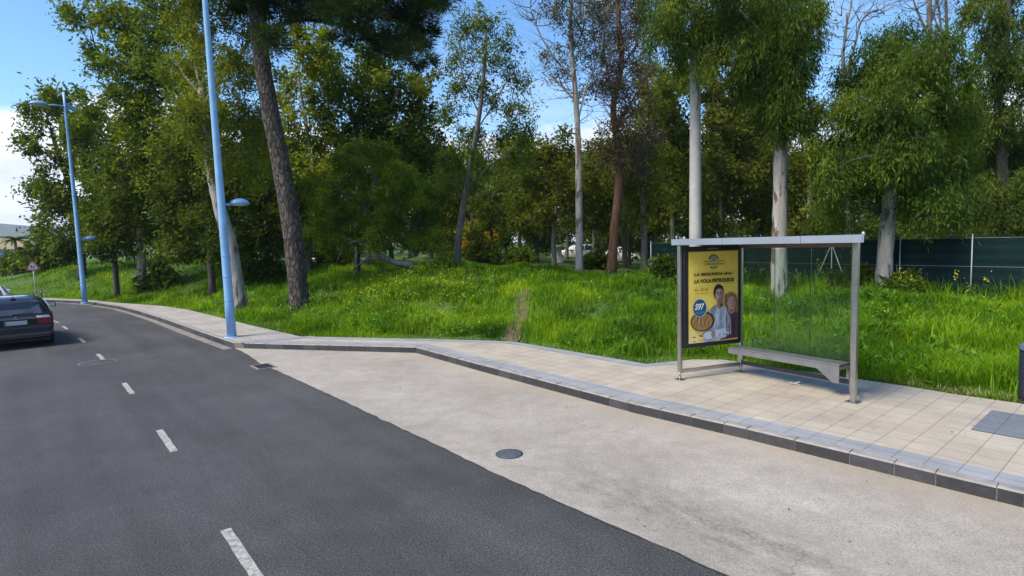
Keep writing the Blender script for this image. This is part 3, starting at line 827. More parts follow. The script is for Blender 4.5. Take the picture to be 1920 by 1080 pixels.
# back glass
gx_ = [bl[0] + .05, bl[0] + .05 + (r2[0] - bl[0] - .1) / 3, bl[0] + .05 + (r2[0] - bl[0] - .1) * 2 / 3, r2[0] - .05]
for a, b_ in zip(gx_[:-1], gx_[1:]):
    mb = MB(); mb.box(((a + b_) / 2, bl[1], 1.36), (b_ - a - .008, .010, 1.9)); mb.build('glass_pane', M['glass'], sh)
    mb = MB(); mb.box((b_ - .002 if b_ < r2[0] - .1 else a, bl[1] - .012, 1.36), (.006, .008, 1.9)); mb.build('joint_strip', M['plastic'], sh)
mb = MB(); sdir = r2 - r1; sc_ = (r1 + r2) / 2; mb.box((sc_[0], sc_[1], 1.36), (np.linalg.norm(sdir) - .09, .01, 1.9), Matrix.Rotation(math.atan2(sdir[1], sdir[0]), 3, 'Z')); mb.build('side_glass', M['glass'], sh)
mb = MB(); mb.box(((bl[0] + r2[0]) / 2, bl[1] - .01, HB - .045), (r2[0] - bl[0] - .07, .05, .09)); mb.build('head_rail', M['brown_trim'], sh)
for z_ in (HB - .04, .24):
    mb = MB(); mb.bar((r1[0], r1[1], z_), (r2[0], r2[1], z_), .035, .055); mb.build('side_rail', M['steel'], sh)
mb = MB(); mb.box(((bl[0] + r2[0]) / 2, bl[1] - .005, .185), (r2[0] - bl[0] - .07, .04, .065)); mb.build('base_rail', M['plastic'], sh)
mb = MB(); mb.bar(pd * .03 + [0, 0, .155], pd * (pl_ - .04) + [0, 0, .155], .045, .06); mb.build('base_rail', M['steel'], sh)
# small brackets on the glass
for x in (bl[0] + .28, bl[0] + .62, r2[0] - .62):
    mb = MB(); mb.bar((x, bl[1] - .03, .58), (x, bl[1] - .03, .67), .012, .012); mb.bar((x + .2, bl[1] - .03, .58), (x + .2, bl[1] - .03, .67), .012, .012); mb.bar((x - .005, bl[1] - .03, .675), (x + .205, bl[1] - .03, .675), .012, .012); mb.build('bracket', M['plastic'], sh)
bn = empty('bench', (0, 0, 0)); bn.parent = sh
mb = MB(); bx0, bx1 = bl[0] + .0, r2[0] - .02; by0, by1 = bl[1] - .36, bl[1] - .04
mb.box(((bx0 + bx1) / 2, (by0 + by1) / 2, .505), (bx1 - bx0, by1 - by0, .022), None, 0, .006)
mb.build('seat', M['bench'], bn)
mb = MB(); xs = bx1 - .36
mb.add([(bx0, by0 - .004, .492), (bx1, by0 - .004, .492), (bx1, by0 - .004, .22), (bx1 - .10, by0 - .004, .22), (xs, by0 - .004, .405), (bx0, by0 - .004, .405),
        (bx0, by0 + .012, .492), (bx1, by0 + .012, .492), (bx1, by0 + .012, .22), (bx1 - .10, by0 + .012, .22), (xs, by0 + .012, .405), (bx0, by0 + .012, .405)],
       [(0, 1, 2, 3, 4, 5), (11, 10, 9, 8, 7, 6), (0, 6, 7, 1), (1, 7, 8, 2), (2, 8, 9, 3), (3, 9, 10, 4), (4, 10, 11, 5), (5, 11, 6, 0)])
mb.build('apron', M['bench'], bn)
for x in (bx0 + .06, bx1 - .03):
    mb = MB(); mb.bar((x, by0 + .03, .45), (x, by1, .45), .04, .05); mb.bar((x, by1 + .01, .25), (x, by1 + .01, .49), .04, .04); mb.build('bracket', M['steel'], bn)
p = toW(bl[0] + 1.15, bl[1] - .1, 0); 
mb = MB(); mb.box((0, 0, .012), (.17, .05, .006), Matrix.Rotation(.2, 3, 'Y')); mb.box((.03, .015, .022), (.12, .04, .004), Matrix.Rotation(-.3, 3, 'Y'))
tag(mb.build('paper_scrap', M['paper'], None, (p[0], p[1], ZP)), 'scrap of white paper on the paving under the shelter bench', 'litter')

# ------------------------------------------------------------------ blue street lamps
def lamp(base, low_z, rz, label, top=11.3):
    t = empty('street_lamp', base, rz, label, 'street lamp', 'blue street lamps along the road')
    t.rotation_euler.x = 0
    mb = MB(); k = 13
    prof = [(.128 - .072 * (i / (k - 1)), top * i / (k - 1)) for i in range(k)]
    pr = []
    for i, (r_, z_) in enumerate(prof):
        pr.append((r_, z_))
    mb.lathe(pr, 20); mb.build('pole', M['blue_paint'], t)
    for z_ in (1.05, 1.75, 2.35):
        mb = MB(); mb.lathe([(.131 - .0064 * z_, z_), (.135 - .0064 * z_, z_ + .008), (.135 - .0064 * z_, z_ + .022), (.131 - .0064 * z_, z_ + .03)], 20); mb.build('collar', M['blue_dark'], t)
    mb = MB(); mb.lathe([(.21, -.01), (.21, .012), (.14, .02)], 20); bpl = mb.build('base_plate', M['blue_paint'], t)
    for k in range(4):
        mb = MB(); mb.lathe([(.018, .01), (.018, .04), (.008, .05)], 6, (.172 * math.cos(R(45 + 90 * k)), .172 * math.sin(R(45 + 90 * k)), 0)); mb.build('bolt', M['galv'], bpl)
    mb = MB(); mb.box((.0, -.118, .75), (.09, .016, .34), None, 0, .004); mb.build('access_door', M['blue_paint'], t)
    mb = MB(); mb.tube([(0, .09, low_z), (0, .30, low_z), (0, .40, low_z + .01)], [.035, .03, .03], 8); mb.build('arm', M['blue_paint'], t)
    def head(y, z, s, sy):
        mb = MB()
        mb.lathe([(.27 * s, 0), (.285 * s, .02 * s), (.26 * s, .08 * s), (.20 * s, .14 * s), (.11 * s, .18 * s), (.02 * s, .195 * s)], 22, (0, y, z), 0, .8, sy)
        o = mb.build('lamp_head', M['blue_dark'], t)
        mb = MB(); mb.lathe([(.02 * s, -.045 * s), (.15 * s, -.03 * s), (.22 * s, -.002), (.22 * s, .004)], 20, (0, y, z), 0, .8, sy); mb.build('lens', M['lens'], o)
    head(.50, low_z, .95, 1.05)
    zt_ = top - .72
    mb = MB(); mb.tube([(0, .1, zt_ + .02), (0, -.4, zt_ + .03), (0, -.82, zt_ - .02)], [.04, .03, .026], 8); mb.build('arm', M['blue_paint'], t)
    mb = MB(); mb.add([(-.02, .05, zt_ + .22), (.02, .05, zt_ + .22), (.02, .05, zt_ - .12), (-.02, .05, zt_ - .12), (-.02, .55, zt_ - .14), (.02, .55, zt_ - .14), (.02, .52, zt_ - .03), (-.02, .52, zt_ - .03)],
                      [(0, 1, 2, 3), (4, 5, 6, 7), (0, 7, 6, 1), (3, 2, 5, 4), (0, 3, 4, 7), (1, 6, 5, 2)]); mb.build('bracket', M['blue_dark'], t)
    head(-1.05, zt_ - .06, 1.1, 1.3)
    return t
rzL = KA
l1 = lamp(G(435, 632, ZP), 3.86, rzL, 'pale blue street lamp nearest the bus bay, at the kerb corner', 12.6)
l2 = lamp(G(159.5, 568, ZP), 3.3, rzL + R(6), 'pale blue street lamp farther along, its double arm against the left trees', 10.75)
b3 = A(-9, 560, 40); l3 = lamp((b3[0], b3[1], -.05), 2.75, rzL + R(8), 'blue street lamp farthest off, only its low lamp showing above the car lane', 10.8)
for l_, an in ((l1, -.9), (l2, -1.0), (l3, -1.)):
    l_.rotation_mode = 'XYZ'
    mrot = Matrix.Rotation(R(an), 4, 'Y') @ Matrix.Rotation(l_.rotation_euler.z, 4, 'Z')
    l_.rotation_euler = mrot.to_euler('XYZ')

# ------------------------------------------------------------------ utility pole
pp = A(1304, 520, 20.3); pz = hz(pp[0], pp[1])
t = empty('utility_pole', (pp[0], pp[1], pz), 0, 'round grey concrete utility pole rising behind the bus shelter', 'utility pole')
mb = MB(); mb.lathe([(.225, -.3), (.21, 2), (.19, 5), (.165, 8.4), (.15, 10.6)], 24); mb.build('shaft', M['pole'], t)
for z in (3.2, 5.3, 6.4):
    mb = MB(); mb.lathe([(.212 - .006 * z, z), (.216 - .006 * z, z + .01), (.216 - .006 * z, z + .03), (.212 - .006 * z, z + .04)], 20); mb.build('band', M['galv'], t)
mb = MB(); mb.tube([(-.19, -.05, 8.2), (-.12, -.15, 7.6), (.02, -.19, 7.1), (.06, -.19, 6.6), (-.02, -.195, 6.2)], [.008] * 5, 5); mb.build('cable', M['rubber'], t)

# ------------------------------------------------------------------ fence
f0, f1 = np.array([6.85, 28., 0]), np.array([13.6, 17., 0]); fd = (f1 - f0) / np.linalg.norm(f1 - f0); flen = np.linalg.norm(f1 - f0) + 7
fang = math.atan2(fd[1], fd[0])
fz = hz(*(f0 + fd * 8)[:2])
fe = empty('screen_fence', (f0[0], f0[1], fz), fang, 'dark green screened wire fence on steel posts behind the grass', 'fence')
mb = MB()
nseg = int(flen / .5); top_l = []
for k in range(nseg):
    a, b_ = k * flen / nseg, (k + 1) * flen / nseg
    za = 1.86 + .025 * math.sin(a * 2.6) - .02 * (k % 2); zb_ = 1.86 + .025 * math.sin(b_ * 2.6) - .02 * ((k + 1) % 2)
    ya, yb_ = .02 * math.sin(a * 1.7), .02 * math.sin(b_ * 1.7)
    mb.add([(a, ya, -.6), (b_, yb_, -.6), (b_, yb_, zb_), (a, ya, za), (a, ya + .012, -.6), (b_, yb_ + .012, -.6), (b_, yb_ + .012, zb_), (a, ya + .012, za)],
           [(0, 1, 2, 3), (5, 4, 7, 6), (3, 2, 6, 7)])
mb.build('screen', M['screen'], fe)
for z in (.15, 1.0, 1.84):
    mb = MB(); mb.tube([(0, -.03, z), (flen, -.03, z)], [.003] * 2, 5); mb.build('wire', M['galv'], fe)
for px in (1223, 1310, 1395, 1462, 1562, 1690, 1825, 1960):
    a = (px - 960) / F; tt = (f0[0] - a * f0[1]) / (a * fd[1] - fd[0])
    mb = MB(); mb.tube([(tt, -.045, -.4), (tt, -.045, 1.93)], [.019] * 2, 10); mb.lathe([(.022, 1.93), (.022, 1.95), (.01, 1.965)], 10, (tt, -.045, 0)); mb.build('post', M['galv'], fe)
    if px == 1562:
        for s in (-.55, .65):
            mb = MB(); mb.tube([(tt, -.055, 1.72), (tt + s, -.06 - abs(s) * .25, .25)], [.02] * 2, 8); mb.build('brace', M['galv'], fe)

# ------------------------------------------------------------------ bin at the right border
bp = G(1934, 753, ZP) + N * 0
t = empty('litter_bin', bp, KA, 'dark navy litter bin on the pavement cut by the right border', 'litter bin')
mb = MB(); mb.lathe([(.13, .0), (.15, .02), (.155, .12), (.16, .74), (.15, .78)], 24); mb.build('body', M['navy'], t)
mb = MB(); mb.lathe([(.168, .76), (.172, .79), (.15, .85), (.08, .90), (.01, .91)], 24); mb.build('lid', plain('blue_grey_lid', (.09, .12, .17), .4), t)
mb = MB(); mb.lathe([(.17, -.005), (.17, .012), (.12, .02)], 24); mb.build('base_plate', M['iron'], t)

# ------------------------------------------------------------------ traffic sign + marker post
sp_ = A(67, 540, 35.); sz = hz(sp_[0], sp_[1])
t = empty('traffic_sign', (sp_[0], sp_[1], sz), R(28), 'triangular red bordered warning sign with walking figures on a grey post', 'traffic sign')
t.rotation_euler.y = R(-1.5)
mb = MB(); mb.tube([(0, .03, -.3), (0, .03, 2.2)], [.032] * 2, 10); mb.build('post', M['galv'], t)
zc = A(66, 500, 35.)[2] - sz
def tri(s, y0, y1, name, m):
    mb = MB(); ps = []
    for k in range(3):
        a0 = R(90 + 120 * k)
        for da in (-14, 0, 14): ps.append((s * (1 - .0 * abs(da)) * math.cos(a0 + R(da)) * (1 if da == 0 else .93), s * math.sin(a0 + R(da)) * (1 if da == 0 else .93)))
    n = len(ps)
    mb.add([(x, y0, zc + z) for x, z in ps] + [(x, y1, zc + z) for x, z in ps], [tuple(range(n)), tuple(range(n, 2 * n))[::-1]] + [(i, n + i, n + (i + 1) % n, (i + 1) % n) for i in range(n)])
    return mb.build(name, m, t)
tri(.37, -.012, .0, 'sign_plate', M['red']); fp = tri(.255, -.017, -.0125, 'sign_face', M['signwhite'])
mb = MB()
for dx, s in ((-.055, .74), (.062, .6)):
    def pb(pts): 
        q = [(dx + x * s, -.020, zc - .105 + z * s) for x, z in pts]; mb.add(q + [(a, b_ + .002, c_) for a, b_, c_ in q], [tuple(range(len(q)))])
    pb([(.03 * math.cos(a) , .27 + .032 * math.sin(a)) for a in np.linspace(0, 6.28, 13)[:-1]])
    pb([(-.035, .235), (.035, .235), (.075, .14), (.055, .13), (.03, .19), (.03, .11), (.07, .0), (.04, -.005), (0, .09), (-.05, -.005), (-.08, 0), (-.03, .11), (-.03, .19), (-.06, .12), (-.078, .13)])
mb.build('pictogram', M['black'], t)
mp_ = A(77, 545, 33.5); mz = hz(mp_[0], mp_[1])
t = empty('marker_post', (mp_[0], mp_[1], mz), 0, 'short dark marker post in the grass beside the warning sign', 'post')
mb = MB(); mb.box((0, 0, .35), (.09, .06, .8), None, 0, .01); mb.build('shaft', M['plastic'], t)
mb = MB(); mb.box((0, -.033, .66), (.06, .006, .1)); mb.build('reflector', M['galv'], t)

# ------------------------------------------------------------------ cars
def car(name, base, heading, paint, label, group=None):
    """estate car, local +y forward, origin on the ground under the rear axle"""
    t = empty(name, base, heading, label, 'car', group)
    # stations: y, half width at sill / waist / roof, z sill / waist / roof
    st = [(-.86, .76, .80, .70, .34, .70, .74), (-.90, .80, .845, .76, .30, .78, .86), (-.84, .82, .86, .70, .27, .90, .98), (-.62, .83, .87, .60, .24, .93, 1.30), (-.42, .84, .875, .575, .22, .94, 1.43),
          (.2, .84, .88, .585, .2, .94, 1.465), (1.0, .84, .88, .585, .2, .93, 1.46), (1.5, .84, .88, .57, .2, .93, 1.40), (2.25, .84, .875, .64, .2, .92, 1.0), (2.9, .83, .85, .72, .22, .82, .90), (3.35, .76, .78, .66, .26, .70, .78), (3.5, .62, .64, .5, .32, .60, .64)]
    mb = MB(); rings = []
    for y, ws, ww, wr, zs, zw, zr in st:
        h = [(ws * .9, zs), (ws, zs + .08), (ww, (zs + zw) / 2 + .04), (ww * .985, zw), (wr + (ww - wr) * .12, zr - .05 * (zr - zw) - .02), (wr * .93, zr - .006), (wr * .5, zr + .018)]
        rings.append([(x, y, z) for x, z in h] + [(-x, y, z) for x, z in h[::-1]])
    n = len(rings[0]); vs = [p for r_ in rings for p in r_]
    fs = [(i * n + j, i * n + (j + 1) % n, (i + 1) * n + (j + 1) % n, (i + 1) * n + j) for i in range(len(rings) - 1) for j in range(n)]
    fs += [tuple(range(n))[::-1], tuple((len(rings) - 1) * n + j for j in range(n))]
    mb.add(vs, fs, 0, True); body = mb.build('body', paint, t)
    mb = MB()   # rear window, follows the sloping tail
    def rw(s, y, z): return (s, y, z)
    mb.add([(-.60, -.868, .985), (.60, -.868, .985), (.535, -.555, 1.37), (-.535, -.555, 1.37), (-.60, -.80, .985), (.60, -.80, .985), (.535, -.49, 1.37), (-.535, -.49, 1.37)],
           [(0, 1, 2, 3), (0, 4, 5, 1), (1, 5, 6, 2), (3, 2, 6, 7), (0, 3, 7, 4)]); rwn = mb.build('rear_window', M['carglass'], t)
    mb = MB(); mb.bar((-.05, -.885, 1.0), (.40, -.875, 1.03), .02, .022); mb.build('wiper', M['rubber'], rwn)
    for s in (-1, 1):
        for y0, y1, zt0, zt1 in ((-.38, .32, 1.37, 1.395), (.38, 1.10, 1.395, 1.38), (1.15, 1.8, 1.37, 1.13)):
            mb = MB(); mb.add([(.884 * s, y0, .97), (.884 * s, y1, .97), (.665 * s, y1, zt1), (.665 * s, y0, zt0)], [(0, 1, 2, 3)]); mb.build('side_window', M['carglass'], t)
    mb = MB(); mb.box((0, -.875, .49), (1.62, .16, .30), None, 0, .05); bump_ = mb.build('bumper', paint, t)
    mb = MB(); mb.box((0, -.935, .40), (1.50, .06, .085), None, 0, .015); mb.build('bumper_strip', M['plastic'], bump_)
    for s in (-1, 1):
        mb = MB(); mb.add([(s * .48, -.93, .865), (s * .80, -.905, .845), (s * .835, -.86, .76), (s * .80, -.915, .69), (s * .60, -.945, .685), (s * .49, -.94, .73),
                           (s * .48, -.80, .865), (s * .80, -.80, .845), (s * .835, -.78, .76), (s * .80, -.80, .69), (s * .60, -.80, .685), (s * .49, -.80, .73)],
                          [(0, 1, 2, 3, 4, 5), *[(i, (i + 1) % 6, 6 + (i + 1) % 6, 6 + i) for i in range(6)]]); tl = mb.build('tail_light', M['taillight'], t)
        mb = MB(); mb.add([(s * .46, -.935, .935), (s * .75, -.915, .93), (s * .79, -.91, .868), (s * .47, -.938, .875), (s * .46, -.82, .935), (s * .75, -.82, .93), (s * .79, -.82, .868), (s * .47, -.82, .875)],
                          [(0, 1, 2, 3), (0, 4, 5, 1), (1, 5, 6, 2), (2, 6, 7, 3), (3, 7, 4, 0)]); mb.build('reversing_lens', M['clearlight'], tl)
        mb = MB(); mb.box((s * 1.0, 1.62, 1.07), (.24, .11, .17), None, 0, .035); mb.bar((s * .86, 1.64, .96), (s * .95, 1.63, 1.03), .05, .04); mr_ = mb.build('wing_mirror', paint, t)
        mb = MB(); mb.box((s * 1.0, 1.562, 1.07), (.18, .004, .12)); mb.build('mirror_glass', M['chrome'], mr_)
        mb = MB(); mb.tube([(s * .56, -.3, 1.47), (s * .555, .3, 1.515), (s * .56, 1.2, 1.51), (s * .56, 1.4, 1.45)], [.016] * 4, 6); mb.build('roof_rail', M['plastic'], t)
        mb = MB(); mb.add([(s * .875, -.80, .96), (s * .70, -.45, 1.41), (s * .66, -.42, 1.43), (s * .835, -.83, .965)], [(0, 1, 2, 3)]); mb.build('pillar_trim', M['chrome'], t)
        for y in (0., 2.55):
            mb = MB(); prof = [(.20, -.1), (.30, -.1), (.315, -.07), (.315, .07), (.30, .1), (.20, .1)]
            vs = []; k = 24
            for r_, w_ in prof:
                for j in range(k): vs.append((s * .78 + w_, y + r_ * math.cos(2 * math.pi * j / k), .315 + r_ * math.sin(2 * math.pi * j / k)))
            mb.add(vs, [(i * k + j, i * k + (j + 1) % k, ((i + 1) % 6) * k + (j + 1) % k, ((i + 1) % 6) * k + j) for i in range(6) for j in range(k)], 0, True)
            wh = mb.build('wheel', M['rubber'], t)
            mb = MB()
            for j in range(5):
                a = 2 * math.pi * j / 5; mb.bar((s * .86, y, .315), (s * .86, y + .19 * math.cos(a), .315 + .19 * math.sin(a)), .05, .03, up=(1, 0, 0))
            vs = []
            for w_ in (s * .80, s * .855):
                for j in range(k): vs.append((w_, y + .2 * math.cos(2 * math.pi * j / k), .315 + .2 * math.sin(2 * math.pi * j / k)))
            mb.add(vs, [tuple(range(k))] + [(j, (j + 1) % k, k + (j + 1) % k, k + j) for j in range(k)], 0)
            mb.build('rim', M['grey_metal'], wh)
    mb = MB(); mb.box((-.0, -.945, .755), (.50, .02, .11), None, 0, .004); pl2 = mb.build('number_plate', M['plate'], t)
    mb = MB(); mb.box((-.245, -.957, .755), (.045, .006, .11)); mb.build('plate_band', M['plateblue'], pl2)
    mb = MB()   # three-diamond badge
    for an in (90, 210, 330):
        c_, s_ = math.cos(R(an)), math.sin(R(an)); k_ = .062
        tip = (k_ * c_, k_ * s_); px1, pz1 = k_ / 2 * math.cos(R(an - 33)) * 1.05, k_ / 2 * math.sin(R(an - 33)) * 1.05; px2, pz2 = k_ / 2 * math.cos(R(an + 33)) * 1.05, k_ / 2 * math.sin(R(an + 33)) * 1.05
        q = [(0, 0), (px1, pz1), tip, (px2, pz2)]
        mb.add([(x, -.935, .90 + z) for x, z in q] + [(x, -.925, .90 + z) for x, z in q], [(0, 1, 2, 3), (0, 4, 5, 1), (1, 5, 6, 2), (2, 6, 7, 3), (3, 7, 4, 0)])
    mb.build('badge', M['chrome'], t)
    mb = MB(); mb.box((0, -.47, 1.445), (.12, .05, .022)); mb.build('brake_light', M['taillight'], t)
    mb = MB(); mb.add([(-.012, -.42, 1.46), (.012, -.42, 1.46), (.012, -.24, 1.47), (-.012, -.24, 1.47), (0, -.44, 1.54)], [(0, 1, 4), (1, 2, 4), (2, 3, 4), (3, 0, 4)]); mb.build('aerial', M['rubber'], t)
    mb = MB(); mb.tube([(-.52, -.95, .27), (-.52, -.6, .27)], [.03, .03], 10); mb.build('exhaust', M['iron'], t)
    mb = MB(); mb.box((0, 1.3, .27), (1.5, 4.2, .16)); mb.build('underbody', M['rubber'], t)
    for s in (-1, 1):
        mb = MB(); mb.box((s * .56, 3.40, .66), (.30, .1, .12), None, 0, .03); mb.build('headlight', M['clearlight'], t)
    return t
hd = np.array([-.677, .736, 0]); hd /= np.linalg.norm(hd); hr = np.array([hd[1], -hd[0], 0])
cp = G(100, 641) - hr * .86 + hd * .0
car('estate_car', (cp[0], cp[1], 0), math.atan2(hd[1], hd[0]) - math.pi / 2, M['carblack'], 'black estate car driving away at the left border of the road')
hd2 = np.array([-.73, .68, 0]); hd2 /= np.linalg.norm(hd2); hr2 = np.array([hd2[1], -hd2[0], 0])
wp = np.array([-22.25, 25.4, 0]) - hr2 * .86
car('hatchback_car', wp, math.atan2(hd2[1], hd2[0]) - math.pi / 2, M['carwhite'], 'white car ahead of the black estate, only its rear corner showing')
for i, (px, Y, an, lb) in enumerate(((1104, 54, 80, 'white parked car deep behind the trees, left of the two by the white wall'), (1185, 49, 95, 'white parked car deep behind the trees, right of the two by the white wall'), (655, 55, 85, 'white parked car glimpsed behind the low bushy pine'))):
    q = A(px, 500, Y); car('parked_car', (q[0], q[1], hz(q[0], q[1]) - .35), R(an), M['carwhite'], lb, 'parked cars beyond the trees')

# ------------------------------------------------------------------ background built things
q = A(1047, 500, 43); qz = hz(q[0], q[1])
t = empty('white_pillar', (q[0], q[1], qz), 0, 'short round white pillar standing among the far trunks', 'pillar')
mb = MB(); mb.lathe([(.34, -.2), (.34, .12), (.28, .16), (.26, 1.15), (.36, 1.2), (.36, 1.34), (.3, 1.36)], 20); mb.build('column', M['white'], t)
q = A(1130, 500, 58); qz = hz(q[0], q[1])
t = empty('boundary_wall', (q[0], q[1], qz), R(-3), 'low white wall far behind the trees left of the fence', 'wall')
mb = MB(); mb.box((0, 0, .05), (9, .25, 1.)); mb.build('panel', M['white'], t)
mb = MB(); mb.box((0, 0, .59), (9.1, .35, .07)); mb.build('coping', M['cream'], t)
# house at far left
q = A(0, 480, 112); qz = hz(q[0], q[1])
t = empty('house', (q[0], q[1], qz), R(32), 'pale house with brown pitched roof far down the road', 'house')
mb = MB(); mb.prism([(-5, -4), (5, -4), (5, 4), (-5, 4)], -1, 3.6); mb.build('wall', M['cream'], t)
mb = MB(); mb.add([(-5.6, -4.6, 3.5), (5.6, -4.6, 3.5), (5.6, 4.6, 3.5), (-5.6, 4.6, 3.5), (-3, 0, 5.6), (3, 0, 5.6)], [(0, 1, 5, 4), (1, 2, 5), (2, 3, 4, 5), (3, 0, 4), (0, 3, 2, 1)]); rf = mb.build('roof', M['rooftile'], t)
mb = MB(); mb.box((1.8, 1, 5.5), (.7, .7, 1.3)); mb.build('chimney', M['cream'], rf)
for x in (-3.2, -.4, 2.6):
    mb = MB(); mb.box((x, -4.02, 1.9), (1.2, .08, 1.4)); w_ = mb.build('window', M['window'], t)
    mb = MB(); mb.box((x, -4.06, 1.15), (1.5, .16, .09)); mb.build('sill', M['white'], w_)
# palm before the house
q = A(30, 470, 74); base = np.array([q[0], q[1], hz(q[0], q[1])]); zc_ = A(30, 450, 74)[2] - base[2]
t = empty('palm_tree', base, 0, 'small palm with arching fronds in front of the pale house', 'tree')
mb = MB(); mb.tube([(0, 0, -.3), (.05, 0, zc_ * .5), (0, 0, zc_)], [.2, .16, .14], 9, 0, True, .08); mb.build('trunk', M['bark_grey'], t)
mb = MB()
for k in range(22):
    an = k * 2.4 + random.uniform(-.2, .2); L = random.uniform(1.5, 2.3); el = random.uniform(.1, 1.1)
    c_, s_ = math.cos(an), math.sin(an); px_ = []
    for i in range(7):
        f_ = i / 6; rr = L * f_ * math.cos(el * (1 - f_)); zz = zc_ + L * (math.sin(el) * f_ - .62 * f_ * f_)
        px_.append((c_ * rr, s_ * rr, zz, .22 * (1 - abs(f_ - .45) * 1.4) + .03))
    vs = []
    for x, y, z, w_ in px_: vs += [(x - s_ * w_, y + c_ * w_, z - w_ * .5), (x, y, z), (x + s_ * w_, y - c_ * w_, z - w_ * .5)]
    mb.add(vs, [f for i in range(6) for f in ((i * 3, i * 3 + 1, i * 3 + 4, i * 3 + 3), (i * 3 + 1, i * 3 + 2, i * 3 + 5, i * 3 + 4))], 0)
mb.build('crown', M['l_dark'], t)
# hill
mb = MB(); hx = np.linspace(-2600, -780, 60); vs = []; fs = []
for i, x in enumerate(hx):
    hgt = 78 + 16 * math.sin(x * .004 + 1) + 10 * math.sin(x * .011) - 80 * sstep(x, -1050, -780)
    vs += [(x, 1150, -1.5), (x, 1450, hgt * .75), (x, 1650, hgt), (x, 2100, -1.5)]
for i in range(59):
    for j in range(3): fs.append((i * 4 + j, i * 4 + 4 + j, i * 4 + 5 + j, i * 4 + 1 + j))
mb.add(vs, fs, 0, True); tag(mb.build('hills', M['hill']), 'blue grey hill on the horizon', None, None, 'structure')

# the air: one even pale haze round everything
mb = MB(); mb.box((-800, 1000, 73.4), (4400, 2700, 153.2))
hm = bpy.data.materials.new('haze_air'); hm.use_nodes = True; hn = hm.node_tree; hn.nodes.clear()
ho = hn.nodes.new('ShaderNodeOutputMaterial'); pv = hn.nodes.new('ShaderNodeVolumePrincipled')
pv.inputs['Color'].default_value = (.62, .80, 1., 1); pv.inputs['Density'].default_value = .0002; pv.inputs['Anisotropy'].default_value = .2
hn.links.new(pv.outputs[0], ho.inputs['Volume'])
tag(mb.build('haze', hm), 'thin pale haze in the air', None, None, 'stuff')
# ------------------------------------------------------------------ trees
def to_local(Pts, base): return Pts - base[None]

def leaves(blobs, cover, lsz, wsz, mode, seed, clump=60, csz=.42, up=0.):
    """leaf-sized faces gathered in clumps through the crown's volume; blobs = [(centre, rx, ry_depth, rz)]"""
    r = np.random.default_rng(seed); out = []; centres = []
    area = lsz * wsz * .5
    for c, rx, rd, rz in blobs:
        n = int(cover * math.pi * rx * rz / area)
        nc = max(4, int(n / clump))
        d = r.normal(size=(nc, 3)); d /= np.linalg.norm(d, axis=1)[:, None]
        rad = r.random(nc) ** .42
        cc = c + d * rad[:, None] * np.array([rx, rd, rz]) * .92
        centres.append(cc)
        per = r.poisson(clump, nc)
        idx = np.repeat(np.arange(nc), per); k = len(idx)
        if k == 0: continue
        sz = csz * (.6 + .8 * r.random(nc))[idx]
        off = r.normal(size=(k, 3)) * .5
        if mode == 'hang': off *= np.array([.75, .75, 1.25]); off[:, 2] -= .25
        if mode == 'pine': off *= np.array([.8, .8, .55])
        p = cc[idx] + off * sz[:, None]
        if mode == 'hang':
            dr = r.normal(size=(k, 3)) * .42 + np.array([0, 0, -.85]) + .3 * d[idx]
        elif mode == 'pine':
            on = off / (np.linalg.norm(off, axis=1)[:, None] + 1e-6); dr = r.normal(size=(k, 3)) * .28 + .95 * on + .45 * d[idx] + np.array([0, 0, .3])
        else:
            dr = r.normal(size=(k, 3)) * .8 + .45 * d[idx] + np.array([0, 0, -.15 + up])
        dr /= np.linalg.norm(dr, axis=1)[:, None]
        sd_ = np.cross(dr, r.normal(size=(k, 3))); sd_ /= np.linalg.norm(sd_, axis=1)[:, None] + 1e-9
        L = lsz * np.clip(np.exp(r.normal(size=k) * .38) * .95, .4, 2.1); W = wsz * np.clip(np.exp(r.normal(size=k) * .32), .5, 1.9)
        a = p; m_ = p + dr * (L * .45)[:, None]; t = p + dr * L[:, None]
        s = sd_ * (W * .5)[:, None]
        if mode == 'pine':
            out.append(np.stack([a - s, a + s, t], 1).reshape(-1, 3))
        else:
            out.append(np.stack([a, m_ - s, t, m_ + s], 1).reshape(-1, 3))
    return np.concatenate(out), np.concatenate(centres)

def curve_pts(pts, n):
    pts = np.array(pts, float); k = len(pts)
    P = np.vstack([2 * pts[0] - pts[1], pts, 2 * pts[-1] - pts[-2]])
    out = []
    for i in range(k - 1):
        p0, p1, p2, p3 = P[i:i + 4]
        for j in range(n):
            t = j / n
            out.append(.5 * ((2 * p1) + (-p0 + p2) * t + (2 * p0 - 5 * p1 + 4 * p2 - p3) * t * t + (-p0 + 3 * p1 - 3 * p2 + p3) * t ** 3))
    out.append(pts[-1]); return np.array(out)

STY = {  # cover, leaf length, width, mode, clump, clump size
    'broad': (2.3, .24, .11, 'broad', 46, .46),
    'euc': (2.3, .28, .062, 'hang', 42, .44),
    'pine': (2.6, .36, .046, 'pine', 60, .36),
    'spray': (2.5, .30, .050, 'broad', 60, .34),
    'airy': (1.15, .22, .07, 'broad', 34, .42),
    'sparse': (.5, .20, .055, 'broad', 22, .40),
}
def mkbark(mb, path, r0, r1, n=10, jit=.07, flare=0., mi=0):
    k = len(path)
    rad = [r0 + (r1 - r0) * i / (k - 1) for i in range(k)]
    if flare:
        for i in range(k):
            s = np.linalg.norm(path[i] - path[0]); rad[i] *= 1 + flare * math.exp(-s / .35)
    mb.tube(path, rad, n, mi, True, jit)

